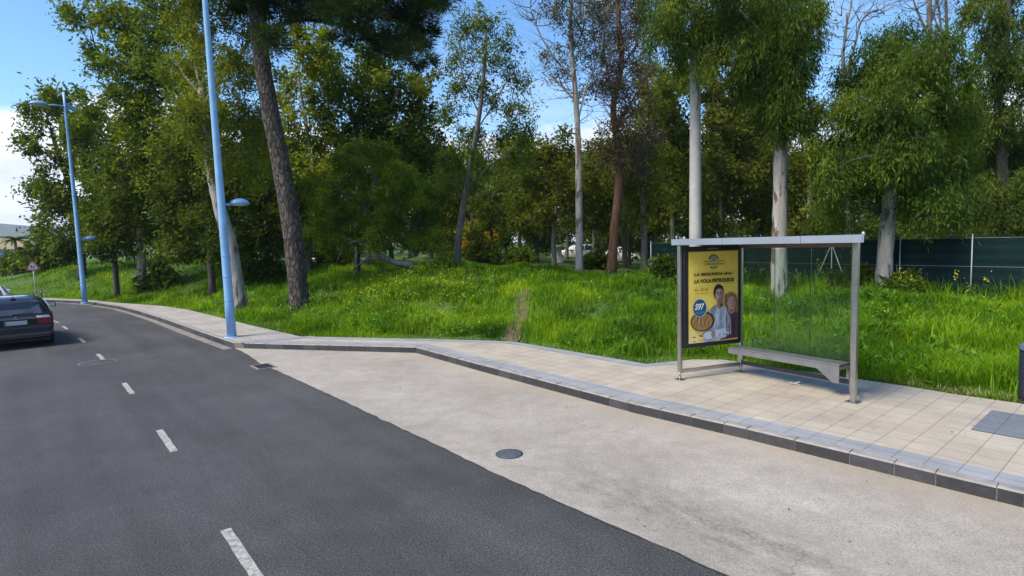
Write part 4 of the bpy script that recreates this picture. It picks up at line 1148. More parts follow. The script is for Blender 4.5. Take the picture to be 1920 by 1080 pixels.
def tree(name, label, Z, trunk, w0, w1, blobs, sty, bk, lm, seed, limbs=(), group=None, twigs=60, depth=1.0, limb_r=.5, clear=0, cover=None, wx=None, cat='tree', lean=0., lscale=1.):
    """trunk: outline read off the survey, at distance Z; blobs: crown masses (px, py, rx, ry[, dZ])"""
    random.seed(seed); r = np.random.default_rng(seed)
    b0 = A(*trunk[0], Z); gz = hz(b0[0], b0[1]); base = np.array([b0[0], b0[1], gz])
    path = [A(x, y, Z + (lean * i)) for i, (x, y) in enumerate(trunk)]
    path[0] = np.array([b0[0], b0[1], gz - .25])
    pth = curve_pts(path, 5)
    root = empty(name, base, 0, label, cat, group)
    mb = MB(); r0, r1 = w0 * Z / F / 2, w1 * Z / F / 2
    mkbark(mb, pth - base, r0, r1, 12, .07, .35)
    skel = [pth[len(pth) // 3:]]
    for lb in limbs:
        lp = curve_pts([A(x, y, Z + (lb[2] if len(lb) > 2 and not isinstance(lb[2], tuple) else 0)) for x, y in [q for q in lb if isinstance(q, tuple)]], 4)
        lp[:, 1] += np.linspace(0, 1, len(lp)) * r.uniform(-1, 1) * .8
        mkbark(mb, lp - base, r1 * limb_r * 1.15, .02 + r1 * .12, 7, .06); skel.append(lp)
    cover_, ls, ws_, mode, cl, cs = STY.get(sty, STY['broad'])
    if cover: cover_ = cover
    k_ = max(.75, min(2., Z / 22.)) * lscale
    bl_ = []
    for q in blobs:
        c = A(q[0], q[1], Z + (q[4] if len(q) > 4 else r.uniform(-1.2, 1.2) * depth))
        rx, rz = q[2] * Z / F, q[3] * Z / F
        bl_.append((c - base, rx, (rx + rz) * .5 * depth, rz))
    S = np.concatenate(skel) - base
    tw = mb
    for c, rx, rd, rz in bl_:
        i = np.argmin(np.linalg.norm(S - c, axis=1) + np.maximum(0, S[:, 2] - c[2]) * 1.5)
        a = S[i]
        if np.linalg.norm(c - a) > .4:
            mid = (a + c) / 2 + np.array([r.normal() * .15, r.normal() * .15, .12 * np.linalg.norm(c - a)])
            p_ = curve_pts([a, mid, c + r.normal(size=3) * .2], 3); mkbark(tw, p_, min(r1 * .4, .042), .010, 5, .05, mi=1)
            S = np.vstack([S, p_[2:]])
    if sty in STY:
        V, cc = leaves(bl_, cover_ * 1.55, ls * k_ * .62, ws_ * k_ * .66, mode, seed, int(cl * 2.6), cs * .86 * max(1, k_ * .9))
        sel = r.permutation(len(cc))[:int(twigs * 1.8)]
        for i in sel:
            c = cc[i]; a = S[np.argmin(np.linalg.norm(S - c, axis=1))]
            mid = (a + c) / 2 + r.normal(size=3) * .12 * np.linalg.norm(c - a)
            mkbark(tw, curve_pts([a, mid, c], 2), .018, .006, 4, 0, mi=1)
        npm = npmesh('crown', V, 3 if mode == 'pine' else 4, [M[lm]])
        link('crown', npm, root)
    mb.build('trunk', [M[bk], M['bark_dark'] if bk != 'bark_red' else M[bk]], root)
    return root

def bare_twigs(root, base, skel, n, L, seed, m, droop=.1):
    r = np.random.default_rng(seed); mb = MB()
    for k in range(n):
        a = skel[r.integers(len(skel))]; d = r.normal(size=3); d[2] = abs(d[2]) * .9 - droop; d /= np.linalg.norm(d)
        l_ = L * r.uniform(.4, 1.2); p = curve_pts([a, a + d * l_ * .5 + r.normal(size=3) * .07 * l_, a + d * l_ + np.array([0, 0, .25 * l_]) + r.normal(size=3) * .12 * l_], 2)
        mkbark(mb, p - base, .022, .005, 4, 0)
        for s in range(3):
            q = p[r.integers(1, len(p))]; e = d + r.normal(size=3) * .6; mkbark(mb, np.array([q, q + e * l_ * .25, q + e * l_ * .42 + [0, 0, .05]]) - base, .010, .004, 3, 0)
    return mb.build('twigs', m, root)

# left end of the wood
tree('broadleaf_tree', 'dark ragged tree at the left end of the wood, edge against the white cloud', 40, [(152, 500), (150, 440), (135, 360), (110, 290), (95, 240)], 14, 6,
     [(72, 195, 36, 24), (60, 255, 30, 22), (105, 215, 42, 34), (120, 185, 36, 14), (72, 285, 16, 16), (60, 350, 22, 13), (90, 335, 20, 20), (105, 380, 42, 36), (78, 420, 30, 22), (135, 300, 40, 56), (165, 250, 45, 52), (150, 390, 52, 52), (110, 440, 45, 26), (175, 445, 60, 38), (185, 330, 45, 60), (130, 470, 40, 22)],
     'broad', 'bark_dark', 'l_dark', 11, depth=1.1, cover=2.3)
tree('pine_tree', 'tall dense tree behind the farther lamp, its long boughs reaching left over blue sky', 33, [(262, 498), (264, 420), (258, 300), (280, 180), (300, 60), (310, -60)], 15, 7,
     [(170, 30, 55, 20), (140, 28, 26, 14), (235, 45, 70, 40), (300, 25, 90, 55), (250, 110, 70, 50), (190, 95, 30, 16), (205, 130, 40, 20), (310, 120, 80, 70), (180, 200, 32, 20), (165, 225, 36, 24), (235, 190, 75, 50), (320, 210, 90, 70), (200, 260, 70, 46), (280, 290, 100, 70), (200, 330, 60, 46), (340, 330, 70, 80), (240, 380, 85, 50), (350, 430, 60, 56), (200, 420, 40, 30), (300, -60, 120, 60), (200, -40, 70, 40), (380, 250, 60, 90)],
     'broad', 'bark_euc', 'l_mid', 12, limbs=[[(290, 150), (240, 130), (190, 100)], [(285, 200), (350, 150), (380, 110)], [(262, 330), (200, 270), (170, 230)]], depth=1.1, cover=2.0)
tree('eucalyptus_tree', 'leaning eucalyptus with peeling white bark standing right behind the nearest lamp', 23.5, [(447, 522), (432, 462), (412, 390), (395, 310), (385, 230), (377, 165)], 30, 11,
     [(350, 70, 50, 46), (410, 100, 55, 40), (330, 130, 50, 40), (455, 55, 55, 50), (440, 130, 50, 44), (370, 150, 60, 40), (480, 130, 50, 50), (400, 210, 60, 46), (450, 220, 60, 60), (340, 215, 50, 40), (420, 300, 60, 50), (470, 300, 50, 60), (370, 20, 60, 40), (470, -20, 70, 50), (360, -50, 80, 50)],
     'airy', 'bark_euc', 'l_yel', 13, limbs=[[(377, 165), (360, 110), (352, 50), (355, -20)], [(385, 190), (420, 130), (455, 80), (475, 20)], [(380, 180), (345, 145), (318, 110)]], twigs=90, cover=1.3)
tree('broadleaf_tree', 'dark bushy tree low behind the leaning eucalyptus and the nearest lamp', 29, [(395, 500), (392, 440), (385, 380)], 13, 8,
     [(330, 380, 60, 70), (400, 400, 60, 80), (470, 390, 60, 90), (360, 460, 50, 34), (330, 470, 40, 34), (430, 470, 60, 36), (500, 450, 50, 50), (520, 350, 50, 70), (340, 300, 60, 60), (420, 340, 60, 60)],
     'broad', 'bark_dark', 'l_dark', 14, cover=2.4)
tree('broadleaf_tree', 'dark bushy tree low on the bank right of the farther lamp', 32, [(215, 500), (214, 460), (210, 400)], 10, 6,
     [(190, 420, 50, 50), (240, 430, 56, 46), (195, 470, 45, 26), (240, 340, 60, 60)], 'broad', 'bark_dark', 'l_dark', 15, cover=2.2)
# the big pine
tree('pine_tree', 'large pine with a thick dark leaning trunk, its dark boughs overhead', 21.5, [(561, 547), (549, 440), (527, 310), (503, 190), (489, 100), (480, 10), (478, -90), (486, -190)], 36, 24,
     [(505, 70, 26, 36), (520, 20, 40, 24), (460, 8, 46, 18), (590, 12, 60, 24), (660, 18, 70, 30), (735, 20, 70, 32), (800, 14, 46, 30), (835, -5, 26, 22), (745, 78, 56, 30), (790, 60, 40, 30), (772, 108, 42, 16), (690, 84, 40, 14), (650, 66, 30, 14), (440, -40, 80, 40), (560, -50, 110, 50), (700, -50, 120, 50), (820, -60, 80, 40), (360, -60, 80, 40), (600, -140, 200, 60), (420, -140, 140, 60), (760, -130, 120, 50)],
     'pine', 'bark_pine', 'l_pine', 21, limbs=[[(484, 60), (560, 35), (650, 45), (745, 80)], [(480, 0), (600, -30), (740, -10), (830, -20)], [(478, -60), (420, -80), (350, -80)]], limb_r=.3, twigs=120, depth=1.3, cover=4.2)
# low bushy pine
tree('pine_tree', 'low bushy bright green pine spreading to the ground beside the fallen trunk', 26, [(668, 500), (672, 460), (690, 400), (705, 330)], 12, 6,
     [(655, 300, 36, 22), (705, 292, 36, 24), (690, 335, 50, 30), (740, 320, 40, 28), (640, 340, 40, 30), (775, 355, 36, 26), (610, 375, 40, 34), (680, 385, 56, 34), (745, 375, 46, 34), (800, 390, 30, 24), (650, 425, 50, 30), (725, 425, 50, 30), (790, 425, 36, 28), (600, 430, 34, 30), (815, 450, 26, 26), (760, 460, 44, 22), (640, 460, 40, 20), (825, 480, 22, 18), (700, 455, 40, 20), (670, 275, 22, 14), (725, 280, 18, 12), (805, 360, 18, 14), (585, 350, 20, 20)],
     'spray', 'bark_pine', 'l_pineb', 22, limbs=[[(690, 400), (650, 360), (620, 345)], [(695, 380), (740, 350), (775, 345)], [(680, 430), (740, 415), (800, 430)]], depth=1., twigs=120, cover=2.3)
# middle trees
tree('broadleaf_tree', 'yellow green tree filling the gap just right of the big pine trunk', 31, [(578, 500), (580, 430), (588, 340), (575, 240), (560, 150)], 9, 5,
     [(545, 170, 34, 50), (575, 110, 44, 40), (600, 170, 46, 56), (555, 250, 34, 44), (600, 250, 40, 50), (590, 330, 46, 40), (545, 350, 34, 60), (570, 420, 46, 50), (530, 440, 30, 44), (625, 80, 40, 36), (560, 60, 40, 30)],
     'broad', 'bark_grey', 'l_yel', 31, twigs=70, cover=1.9)
tree('broadleaf_tree', 'mid green tree rising behind the low bushy pine', 33, [(690, 500), (688, 420), (675, 330), (665, 230), (640, 140)], 11, 5,
     [(650, 130, 50, 40), (690, 170, 56, 46), (640, 200, 50, 50), (700, 240, 66, 50), (650, 270, 60, 40), (740, 190, 46, 46), (620, 130, 40, 30), (720, 130, 40, 34), (760, 260, 40, 50), (690, 90, 40, 26)],
     'broad', 'bark_grey', 'l_mid', 32, limbs=[[(680, 330), (720, 240), (750, 170)]], twigs=70, cover=2.2)
tree('broadleaf_tree', 'mid green tree between the low bushy pine and the slender tree', 35, [(808, 500), (806, 420), (800, 340), (790, 250), (785, 170)], 9, 5,
     [(775, 190, 46, 36), (800, 250, 50, 46), (770, 300, 46, 46), (820, 320, 40, 50), (745, 240, 40, 40), (790, 150, 36, 30), (810, 400, 40, 50), (830, 450, 30, 40)],
     'broad', 'bark_grey', 'l_olive', 33, limbs=[[(800, 340), (740, 240), (795, 150)]], twigs=60, cover=2.2)
tree('slender_tree', 'slender tree with thin forked trunk and airy crown against the sky', 28, [(855, 508), (860, 450), (868, 390), (880, 320), (898, 220), (908, 130), (912, 60)], 15, 5,
     [(870, 60, 40, 30), (925, 50, 40, 26), (955, 80, 30, 24), (850, 105, 36, 26), (905, 110, 46, 30), (955, 125, 34, 26), (975, 160, 30, 26), (860, 165, 40, 30), (915, 180, 46, 34), (965, 205, 36, 30), (840, 220, 34, 30), (890, 245, 50, 30), (950, 255, 44, 30), (990, 245, 26, 26), (870, 290, 50, 28), (930, 300, 44, 24), (985, 300, 34, 28), (840, 330, 34, 40), (905, 30, 30, 18)],
     'airy', 'bark_grey', 'l_mid', 34, limbs=[[(868, 380), (840, 300), (815, 240)], [(876, 350), (930, 300), (975, 270)], [(890, 250), (930, 190), (960, 140)], [(897, 210), (870, 150), (860, 90)]], twigs=140, cover=1.15)
rt = tree('slender_tree', 'tall thin grey eucalyptus with sparse bare twigs', 27, [(1085, 512), (1086, 440), (1085, 350), (1084, 270), (1080, 190), (1073, 110), (1070, 40), (1072, -40)], 15, 6,
     [(1060, 40, 40, 30), (1030, 105, 20, 16), (1100, 60, 30, 26), (1065, 95, 36, 24), (1110, 110, 26, 26), (1055, 140, 30, 20), (1100, 165, 30, 24), (1035, 10, 30, 22), (1085, 10, 40, 22), (1120, 20, 26, 26), (1060, -40, 60, 40)],
     'sparse', 'bark_euc', 'l_sparse', 35, limbs=[[(1083, 230), (1100, 160), (1125, 100), (1130, 50)], [(1078, 150), (1040, 110), (1010, 60), (995, 15)], [(1080, 190), (1045, 150), (1020, 130)], [(1073, 100), (1095, 50), (1100, 0)]], twigs=130, cover=.75)
rb = tree('dead_tree', 'half dead tree with reddish trunk and dry brown twigs', 29, [(1146, 508), (1152, 430), (1160, 350), (1158, 270), (1150, 200), (1165, 120), (1160, 40), (1155, -40)], 18, 7,
     [(1150, 60, 46, 40), (1190, 60, 40, 44), (1160, 120, 50, 40), (1200, 120, 34, 36), (1140, 170, 40, 36), (1185, 180, 46, 36), (1170, 230, 46, 36), (1200, 250, 36, 30), (1150, 280, 40, 36), (1190, 310, 40, 36), (1150, 5, 60, 34), (1205, 10, 40, 34), (1170, -40, 70, 40)],
     'sparse', 'bark_red', 'l_brown', 36, limbs=[[(1156, 240), (1190, 180), (1225, 130)], [(1152, 200), (1140, 140), (1130, 80), (1135, 10)], [(1162, 130), (1195, 80), (1205, 20)]], twigs=160, cover=1.0)
tree('slender_tree', 'grey trunked tree with dark narrow crown left of the fence end', 30, [(1207, 518), (1208, 440), (1205, 360), (1208, 290)], 13, 7,
     [(1205, 290, 34, 50), (1185, 350, 40, 40), (1230, 350, 34, 40), (1200, 400, 40, 30), (1170, 400, 26, 30)], 'airy', 'bark_grey', 'l_olive', 37, twigs=60, cover=1.4)
tree('broadleaf_tree', 'yellow green bushy tree left of the concrete pole', 34, [(1262, 510), (1262, 440), (1258, 360), (1262, 280)], 10, 6,
     [(1260, 250, 44, 34), (1240, 300, 40, 36), (1280, 290, 36, 44), (1255, 350, 46, 40), (1225, 380, 34, 40), (1285, 370, 40, 40), (1250, 410, 50, 30), (1230, 220, 30, 24), (1280, 210, 36, 30), (1245, 160, 40, 40), (1290, 150, 40, 50), (1225, 180, 30, 40)],
     'broad', 'bark_grey', 'l_yel', 38, cover=1.9)
tree('broadleaf_tree', 'olive green tree between the concrete pole and the white trunked eucalyptus', 33, [(1352, 510), (1352, 440), (1350, 360), (1350, 290)], 9, 5,
     [(1345, 230, 40, 40), (1380, 260, 44, 44), (1345, 300, 40, 44), (1390, 330, 44, 44), (1340, 370, 44, 44), (1400, 400, 44, 36), (1360, 420, 50, 26), (1420, 300, 30, 50), (1335, 170, 40, 40), (1430, 430, 30, 30)],
     'broad', 'bark_grey', 'l_olive', 39, cover=1.8)
tree('broadleaf_tree', 'tall olive green tree whose crown fills the gap right above the shelter roof middle', 35, [(1415, 515), (1414, 430), (1408, 330), (1400, 230), (1402, 150)], 10, 5,
     [(1400, 140, 44, 36), (1370, 190, 46, 40), (1425, 190, 46, 40), (1390, 240, 50, 40), (1340, 140, 36, 40), (1440, 250, 44, 44), (1400, 300, 50, 40), (1450, 310, 34, 40), (1350, 210, 40, 40), (1430, 370, 44, 40), (1375, 350, 40, 40)],
     'broad', 'bark_grey', 'l_olive', 46, cover=2.0)
tree('broadleaf_tree', 'olive brown tree filling the gap between the reddish trunk and the concrete pole', 36, [(1232, 512), (1230, 430), (1226, 330), (1228, 240), (1230, 170)], 9, 5,
     [(1225, 150, 40, 36), (1250, 190, 40, 40), (1215, 220, 40, 40), (1270, 240, 36, 40), (1235, 270, 44, 40), (1195, 280, 36, 40), (1190, 340, 36, 40), (1275, 160, 30, 36)],
     'broad', 'bark_grey', 'l_olive', 47, cover=1.8)
tree('broadleaf_tree', 'mid green airy tree behind the bare topped grey eucalyptus', 34, [(1040, 510), (1038, 450), (1042, 390), (1045, 330)], 10, 5,
     [(1000, 285, 44, 30), (1040, 305, 44, 34), (1085, 325, 44, 38), (985, 335, 36, 36), (1030, 365, 50, 40), (1110, 365, 40, 40), (1128, 315, 30, 34), (1060, 270, 30, 24), (1090, 400, 44, 36), (1000, 400, 44, 36), (960, 300, 30, 30)],
     'broad', 'bark_grey', 'l_olive', 48, cover=1.5)
tree('broadleaf_tree', 'mid green tree right behind the thin reddish trunk', 38, [(1172, 510), (1170, 430), (1168, 340), (1170, 280)], 10, 5,
     [(1150, 320, 40, 36), (1185, 330, 40, 40), (1165, 280, 36, 34), (1145, 380, 40, 40), (1190, 395, 44, 40), (1120, 340, 30, 30)],
     'broad', 'bark_grey', 'l_mid', 49, cover=1.7)
tree('broadleaf_tree', 'olive yellow tree between the two white trunked eucalypts', 31, [(1515, 520), (1515, 450), (1518, 380), (1522, 320)], 10, 6,
     [(1510, 300, 40, 46), (1530, 360, 36, 44), (1500, 390, 40, 40), (1530, 420, 44, 34), (1490, 330, 30, 44), (1495, 440, 40, 30), (1500, 240, 36, 44)],
     'broad', 'bark_grey', 'l_olive', 40, cover=1.9)
# white trunked eucalyptus
tree('eucalyptus_tree', 'tall eucalyptus with smooth white trunk seen through the shelter glass', 19.6, [(1462, 572), (1461, 500), (1462, 420), (1463, 330), (1464, 240), (1462, 160), (1466, 70), (1470, -30), (1475, -120)], 30, 15,
     [(1468, 55, 42, 50, -1.0), (1476, 125, 38, 50, -1.0), (1464, 185, 36, 40, -.9), (1510, 60, 34, 40, -.6), (1470, 5, 50, 40, -1.0), (1470, 40, 50, 50), (1480, 110, 44, 50), (1455, 160, 46, 44), (1490, 180, 36, 44), (1440, 210, 34, 34), (1500, 225, 30, 30), (1430, 30, 50, 44), (1380, 25, 50, 36), (1330, 30, 54, 36), (1280, 30, 46, 36), (1235, 20, 36, 30), (1240, 70, 34, 26), (1285, 80, 40, 30), (1335, 75, 40, 30), (1400, 90, 44, 36), (1390, 140, 36, 30), (1310, 115, 26, 22), (1265, 115, 24, 22), (1430, 120, 40, 40), (1520, 30, 30, 30), (1540, 10, 24, 24), (1525, 90, 20, 40), (1350, 70, 60, 40), (1300, 60, 50, 44), (1420, 70, 50, 40), (1445, 90, 40, 50), (1470, 220, 30, 40), (1395, 40, 60, 40), (1250, 45, 50, 36), (1500, 140, 34, 50), (1480, -40, 90, 50), (1370, -40, 100, 50), (1260, -40, 80, 40), (1415, 175, 30, 24)],
     'euc', 'bark_euc', 'l_euc', 41, limbs=[[(1463, 235), (1450, 180), (1415, 130), (1365, 112), (1310, 100), (1275, 60)], [(1464, 200), (1500, 130), (1530, 60), (1545, 10)], [(1464, 120), (1420, 70), (1370, 30)]], limb_r=.55, twigs=130, cover=2.0)
tree('eucalyptus_tree', 'dense drooping eucalyptus with pale trunk just left of the dark fence', 18.4, [(1655, 560), (1660, 480), (1666, 400), (1670, 330), (1676, 240), (1690, 150)], 30, 15,
     [(1690, 270, 56, 44, -1.1), (1650, 300, 46, 40, -1), (1680, 200, 56, 44, -1.1), (1690, 135, 50, 36, -1), (1690, 90, 60, 35), (1637, 110, 49, 35), (1748, 95, 56, 35), (1594, 150, 44, 37), (1658, 150, 67, 42), (1722, 150, 67, 42), (1785, 140, 44, 37), (1579, 210, 49, 37), (1637, 215, 67, 46), (1711, 220, 78, 46), (1780, 210, 49, 46), (1563, 275, 40, 37), (1616, 285, 62, 46), (1690, 290, 73, 46), (1764, 285, 56, 46), (1557, 340, 33, 35), (1605, 350, 56, 37), (1700, 355, 60, 35), (1764, 350, 44, 42), (1573, 310, 44, 42), (1690, 60, 33, 21), (1637, 80, 26, 21), (1801, 300, 26, 63), (1541, 300, 26, 42), (1552, 400, 38, 37), (1743, 385, 51, 37), (1796, 380, 38, 37), (1806, 210, 26, 52)],
     'euc', 'bark_euc', 'l_euc', 42, limbs=[[(1670, 330), (1620, 260), (1590, 190)], [(1674, 280), (1720, 210), (1760, 140)]], twigs=100, cover=2.5, depth=1.1)
tree('eucalyptus_tree', 'tall dark eucalyptus behind the fence, farthest to the bin side', 23.5, [(1880, 545), (1878, 440), (1880, 330), (1872, 200), (1885, 80), (1890, -40)], 22, 10,
     [(1860, 30, 40, 40), (1900, 60, 50, 50), (1850, 90, 34, 36), (1890, 130, 50, 44), (1850, 150, 34, 40), (1910, 200, 40, 50), (1865, 220, 44, 44), (1835, 200, 24, 34), (1890, 290, 50, 44), (1850, 290, 36, 44), (1910, 360, 40, 44), (1860, 370, 46, 40), (1830, 360, 30, 40), (1885, 430, 46, 36), (1840, 430, 40, 30), (1920, 450, 40, 40), (1960, 100, 60, 80), (1970, 260, 60, 90), (1960, 400, 50, 70), (1870, -30, 80, 50), (1820, 20, 24, 30)],
     'euc', 'bark_dark', 'l_dark', 43, limbs=[[(1875, 250), (1840, 180), (1825, 120)], [(1878, 150), (1910, 80), (1930, 20)]], twigs=100, cover=2.0)
tree('broadleaf_tree', 'dark tree behind the fence between the drooping and the tall dark eucalyptus', 27, [(1785, 540), (1786, 450), (1790, 360), (1795, 280)], 12, 6,
     [(1790, 280, 34, 50), (1770, 340, 30, 34), (1820, 330, 36, 46), (1790, 395, 44, 34), (1740, 410, 36, 36), (1780, 440, 50, 26), (1830, 420, 40, 36), (1710, 440, 40, 26), (1810, 240, 26, 40)],
     'broad', 'bark_dark', 'l_dark', 44, twigs=80, cover=1.5)
# bare tops against the sky
def bare(label, Z, trunk, w0, w1, limbs, seed, n=40, L=1.6):
    o = tree('bare_tree', label, Z, trunk, w0, w1, [], 'none', 'bark_grey', None, seed, limbs=limbs, limb_r=.7)
    base = np.array(o.location[:]); sk = [curve_pts([A(x, y, Z) for x, y in trunk[len(trunk) // 2:]], 4)]
    for lb in limbs: sk.append(curve_pts([A(x, y, Z) for x, y in lb], 4))
    bare_twigs(o, base, np.concatenate(sk), n, L, seed, M['bark_grey']); return o
bare('bare grey dead tree left of the drooping eucalyptus top', 26, [(1590, 540), (1588, 400), (1585, 260), (1582, 150), (1580, 90)], 13, 6,
     [[(1580, 110), (1592, 50), (1608, 0), (1615, -40)], [(1582, 150), (1600, 90), (1612, 40), (1640, 22), (1650, 32)], [(1580, 100), (1582, 60), (1578, 30)]], 51)
bare('bare grey dead tree rising above the drooping eucalyptus', 28, [(1740, 540), (1742, 400), (1744, 260), (1742, 130), (1742, 40), (1745, -40)], 13, 7,
     [[(1742, 70), (1725, 25), (1715, -10)], [(1742, 120), (1765, 60), (1762, 0)], [(1742, 50), (1755, 10), (1758, -20)]], 52)
bare('bare thin dead tree between the drooping eucalyptus and the tall dark fence eucalyptus', 29, [(1775, 540), (1776, 400), (1778, 260), (1776, 110), (1775, 40), (1772, -30)], 10, 4,
     [[(1776, 120), (1795, 60), (1812, 10)], [(1776, 90), (1760, 40), (1755, 5)], [(1777, 130), (1800, 80), (1830, 20)]], 53)
bare_twigs(rt, np.array(rt.location[:]), np.concatenate([curve_pts([A(x, y, 27) for x, y in pl], 4) for pl in ([(1083, 230), (1100, 160), (1125, 100), (1130, 50)], [(1078, 150), (1040, 110), (1010, 60), (995, 15)], [(1080, 190), (1045, 150), (1020, 130)], [(1073, 100), (1095, 50), (1100, 0)], [(1080, 190), (1073, 110), (1070, 40)])]), 90, 1.7, 61, M['bark_grey'])
bare_twigs(rb, np.array(rb.location[:]), np.concatenate([curve_pts([A(x, y, 29) for x, y in pl], 4) for pl in ([(1156, 240), (1190, 180), (1225, 130)], [(1152, 200), (1140, 140), (1130, 80), (1135, 10)], [(1162, 130), (1195, 80), (1205, 20)], [(1158, 330), (1150, 200), (1165, 120), (1160, 40)], [(1160, 350), (1200, 300), (1215, 280)])]), 170, 1.7, 62, plain('dry_twig', (.16, .115, .085), .9, var=.3))

# ---- the deeper wood: four kinds, copied
def proto(name, label, seed, h, sty, bk, lm, nb, spread, low, fork):
    r = np.random.default_rng(seed); random.seed(seed)
    root = empty(name, (0, 0, 0), 0, label, 'tree', 'trees deep in the wood')
    mb = MB(); p = curve_pts([(0, 0, -.3), (r.normal() * .15, r.normal() * .15, h * .3), (r.normal() * .3, r.normal() * .3, h * .6), (r.normal() * .5, r.normal() * .5, h * .92)], 5)
    mkbark(mb, p, .19, .05, 9, .08, .3)
    bl_ = []
    for k in range(nb):
        z = h * (low + (1 - low) * (k + .5) / nb); an = r.uniform(0, 6.28); rr = spread * (.25 + .75 * r.random()) * (1 - .5 * abs((z / h - .6)))
        bl_.append((np.array([rr * math.cos(an), rr * math.sin(an), z]), r.uniform(.7, 1.25), r.uniform(.7, 1.2), r.uniform(.55, .95)))
    tw = mb
    for c, *_ in bl_:
        a = p[np.argmin(np.linalg.norm(p - (c - [0, 0, 1.0]), axis=1))]; mkbark(tw, curve_pts([a, (a + c) / 2 + [0, 0, .25], c], 3), .045, .012, 5, 0)
    cv, ls, ws_, mode, cl, cs = STY[sty]
    V, cc = leaves(bl_, cv * 1.45, ls * 1.2, ws_ * 1.25, mode, seed, int(cl * 1.6), cs * 1.4)
    mb.build('trunk', M[bk], root)
    link('crown', npmesh('crown', V, 3 if mode == 'pine' else 4, [M[lm]]), root)
    return root
PR = [proto('broadleaf_tree', '', 71, 10.5, 'broad', 'bark_dark', 'l_mid', 20, 2.3, .30, 0), proto('broadleaf_tree', '', 72, 9.5, 'broad', 'bark_grey', 'l_olive', 17, 2.0, .36, 0),
      proto('eucalyptus_tree', '', 73, 11.5, 'euc', 'bark_euc', 'l_euc', 18, 2.0, .36, 0), proto('broadleaf_tree', '', 74, 8.5, 'broad', 'bark_dark', 'l_dark', 18, 2.4, .14, 0)]
def copy_tree(o):
    c = o.copy(); COL.objects.link(c)
    for ch in o.children:
        d = ch.copy(); COL.objects.link(d); d.parent = c; d.matrix_parent_inverse = ch.matrix_parent_inverse
    return c
KIND = ['dark trunked mid green tree', 'grey trunked olive tree', 'white trunked drooping eucalyptus', 'low dark bushy tree']
deep = [  # px, distance, kind, scale, what it stands by
    (300, 42, 3, 1.0, 'far back right of the farther lamp'), (470, 38, 0, .95, 'far back just left of the big pine trunk'), (520, 46, 1, 1.0, 'far back between the nearest lamp and big pine trunk'),
    (600, 40, 3, .95, 'far back right of the big pine trunk'), (640, 48, 0, 1.0, 'far back over the fallen trunk'), (735, 43, 0, .95, 'far back behind the low bushy pine'), (770, 52, 2, .95, 'far back at the right edge of the low bushy pine'),
    (832, 44, 1, .85, 'far back left of the slender forked tree'), (890, 47, 2, .75, 'far back right of the slender forked tree'), (925, 41, 3, .62, 'far back beside the yellow mimosa'), (950, 52, 0, .85, 'far back above the yellow mimosa'), (985, 44, 1, .78, 'far back halfway to the white pillar'),
    (1008, 40, 0, .72, 'just left of the white pillar'), (1062, 50, 1, .85, 'far back between white pillar and grey eucalyptus'), (1112, 38, 1, .8, 'between the grey eucalyptus and the reddish trunk'), (1130, 50, 0, .9, 'far back behind the reddish trunk'),
    (1180, 42, 3, .8, 'far back right of the reddish trunk'), (1228, 46, 2, .85, 'far back at the end of the fence'), (1290, 42, 0, .95, 'far back behind the concrete pole'), (1330, 48, 1, 1.0, 'far back right of the concrete pole'),
    (1372, 40, 2, .85, 'behind the fence midway between pole and white trunk'), (1420, 44, 0, .95, 'far back left of the white trunk'), (1490, 40, 3, .95, 'far back right of the white trunk'), (1540, 42, 0, .82, 'far back above the shelter roof end'),
    (1600, 38, 3, .8, 'behind the fence left of the drooping eucalyptus trunk'), (1660, 40, 1, .9, 'far back behind the drooping eucalyptus'), (1720, 36, 3, .75, 'behind the fence right of the drooping eucalyptus trunk'), (1770, 40, 2, .8, 'far back above the fence near its second visible post'),
    (1830, 36, 0, .75, 'behind the fence just left of the tall dark eucalyptus'), (1900, 38, 3, .95, 'far back behind the tall dark fence eucalyptus'), (370, 50, 0, 1.05, 'far back left of the nearest lamp'), (430, 55, 2, 1., 'far back behind the leaning eucalyptus'),
    (690, 60, 3, .9, 'farthest back behind the low bushy pine'), (860, 62, 3, .9, 'farthest back behind the slender forked tree'), (1000, 64, 3, .85, 'farthest back left of the white pillar'), (1150, 66, 3, .9, 'farthest back over the low white wall'), (560, 58, 3, .9, 'farthest back behind the big pine trunk')]
near = [(500, 'the big pine trunk'), (560, 'the bushy pine'), (700, 'the low pine'), (855, 'the slender forked tree'), (1047, 'the white pillar'), (1150, 'the reddish trunk'), (1300, 'the concrete pole'), (1462, 'the white trunked eucalyptus'), (1655, 'the drooping eucalyptus'), (1880, 'the tall dark fence eucalyptus')]
rows = (540, 620, 700, 780, 850, 915, 975, 1035, 1095, 1160, 1225, 1290, 1355, 1420, 1485, 1550, 1615, 1690, 1770, 1850, 1920)
for j, px in enumerate(rows):
    nm = min(near, key=lambda q: abs(q[0] - px)); sd2 = 'behind' if abs(px - nm[0]) < 12 else ('left of' if px < nm[0] else 'right of')
    deep.append((px, 62 + 9 * (j % 3), 3 if j % 2 else 0, 1.35 if j % 2 else 1.2, 'on the skyline %s %s, %s' % (sd2, nm[1], ('nearer', 'middling', 'farthest')[j % 3])))
used = set()
for i, (px, Y, k, s, w_) in enumerate(deep):
    q = A(px, 500, Y); o = PR[k] if k not in used else copy_tree(PR[k]); used.add(k)
    o.location = (q[0], q[1], hz(q[0], q[1]) - .1); o.rotation_euler.z = rng.uniform(0, 6.28); s2 = s * rng.uniform(.95, 1.08); o.scale = (s2 * 1.05, s2 * 1.05, s2)
    o['label'] = KIND[k] + ' ' + w_
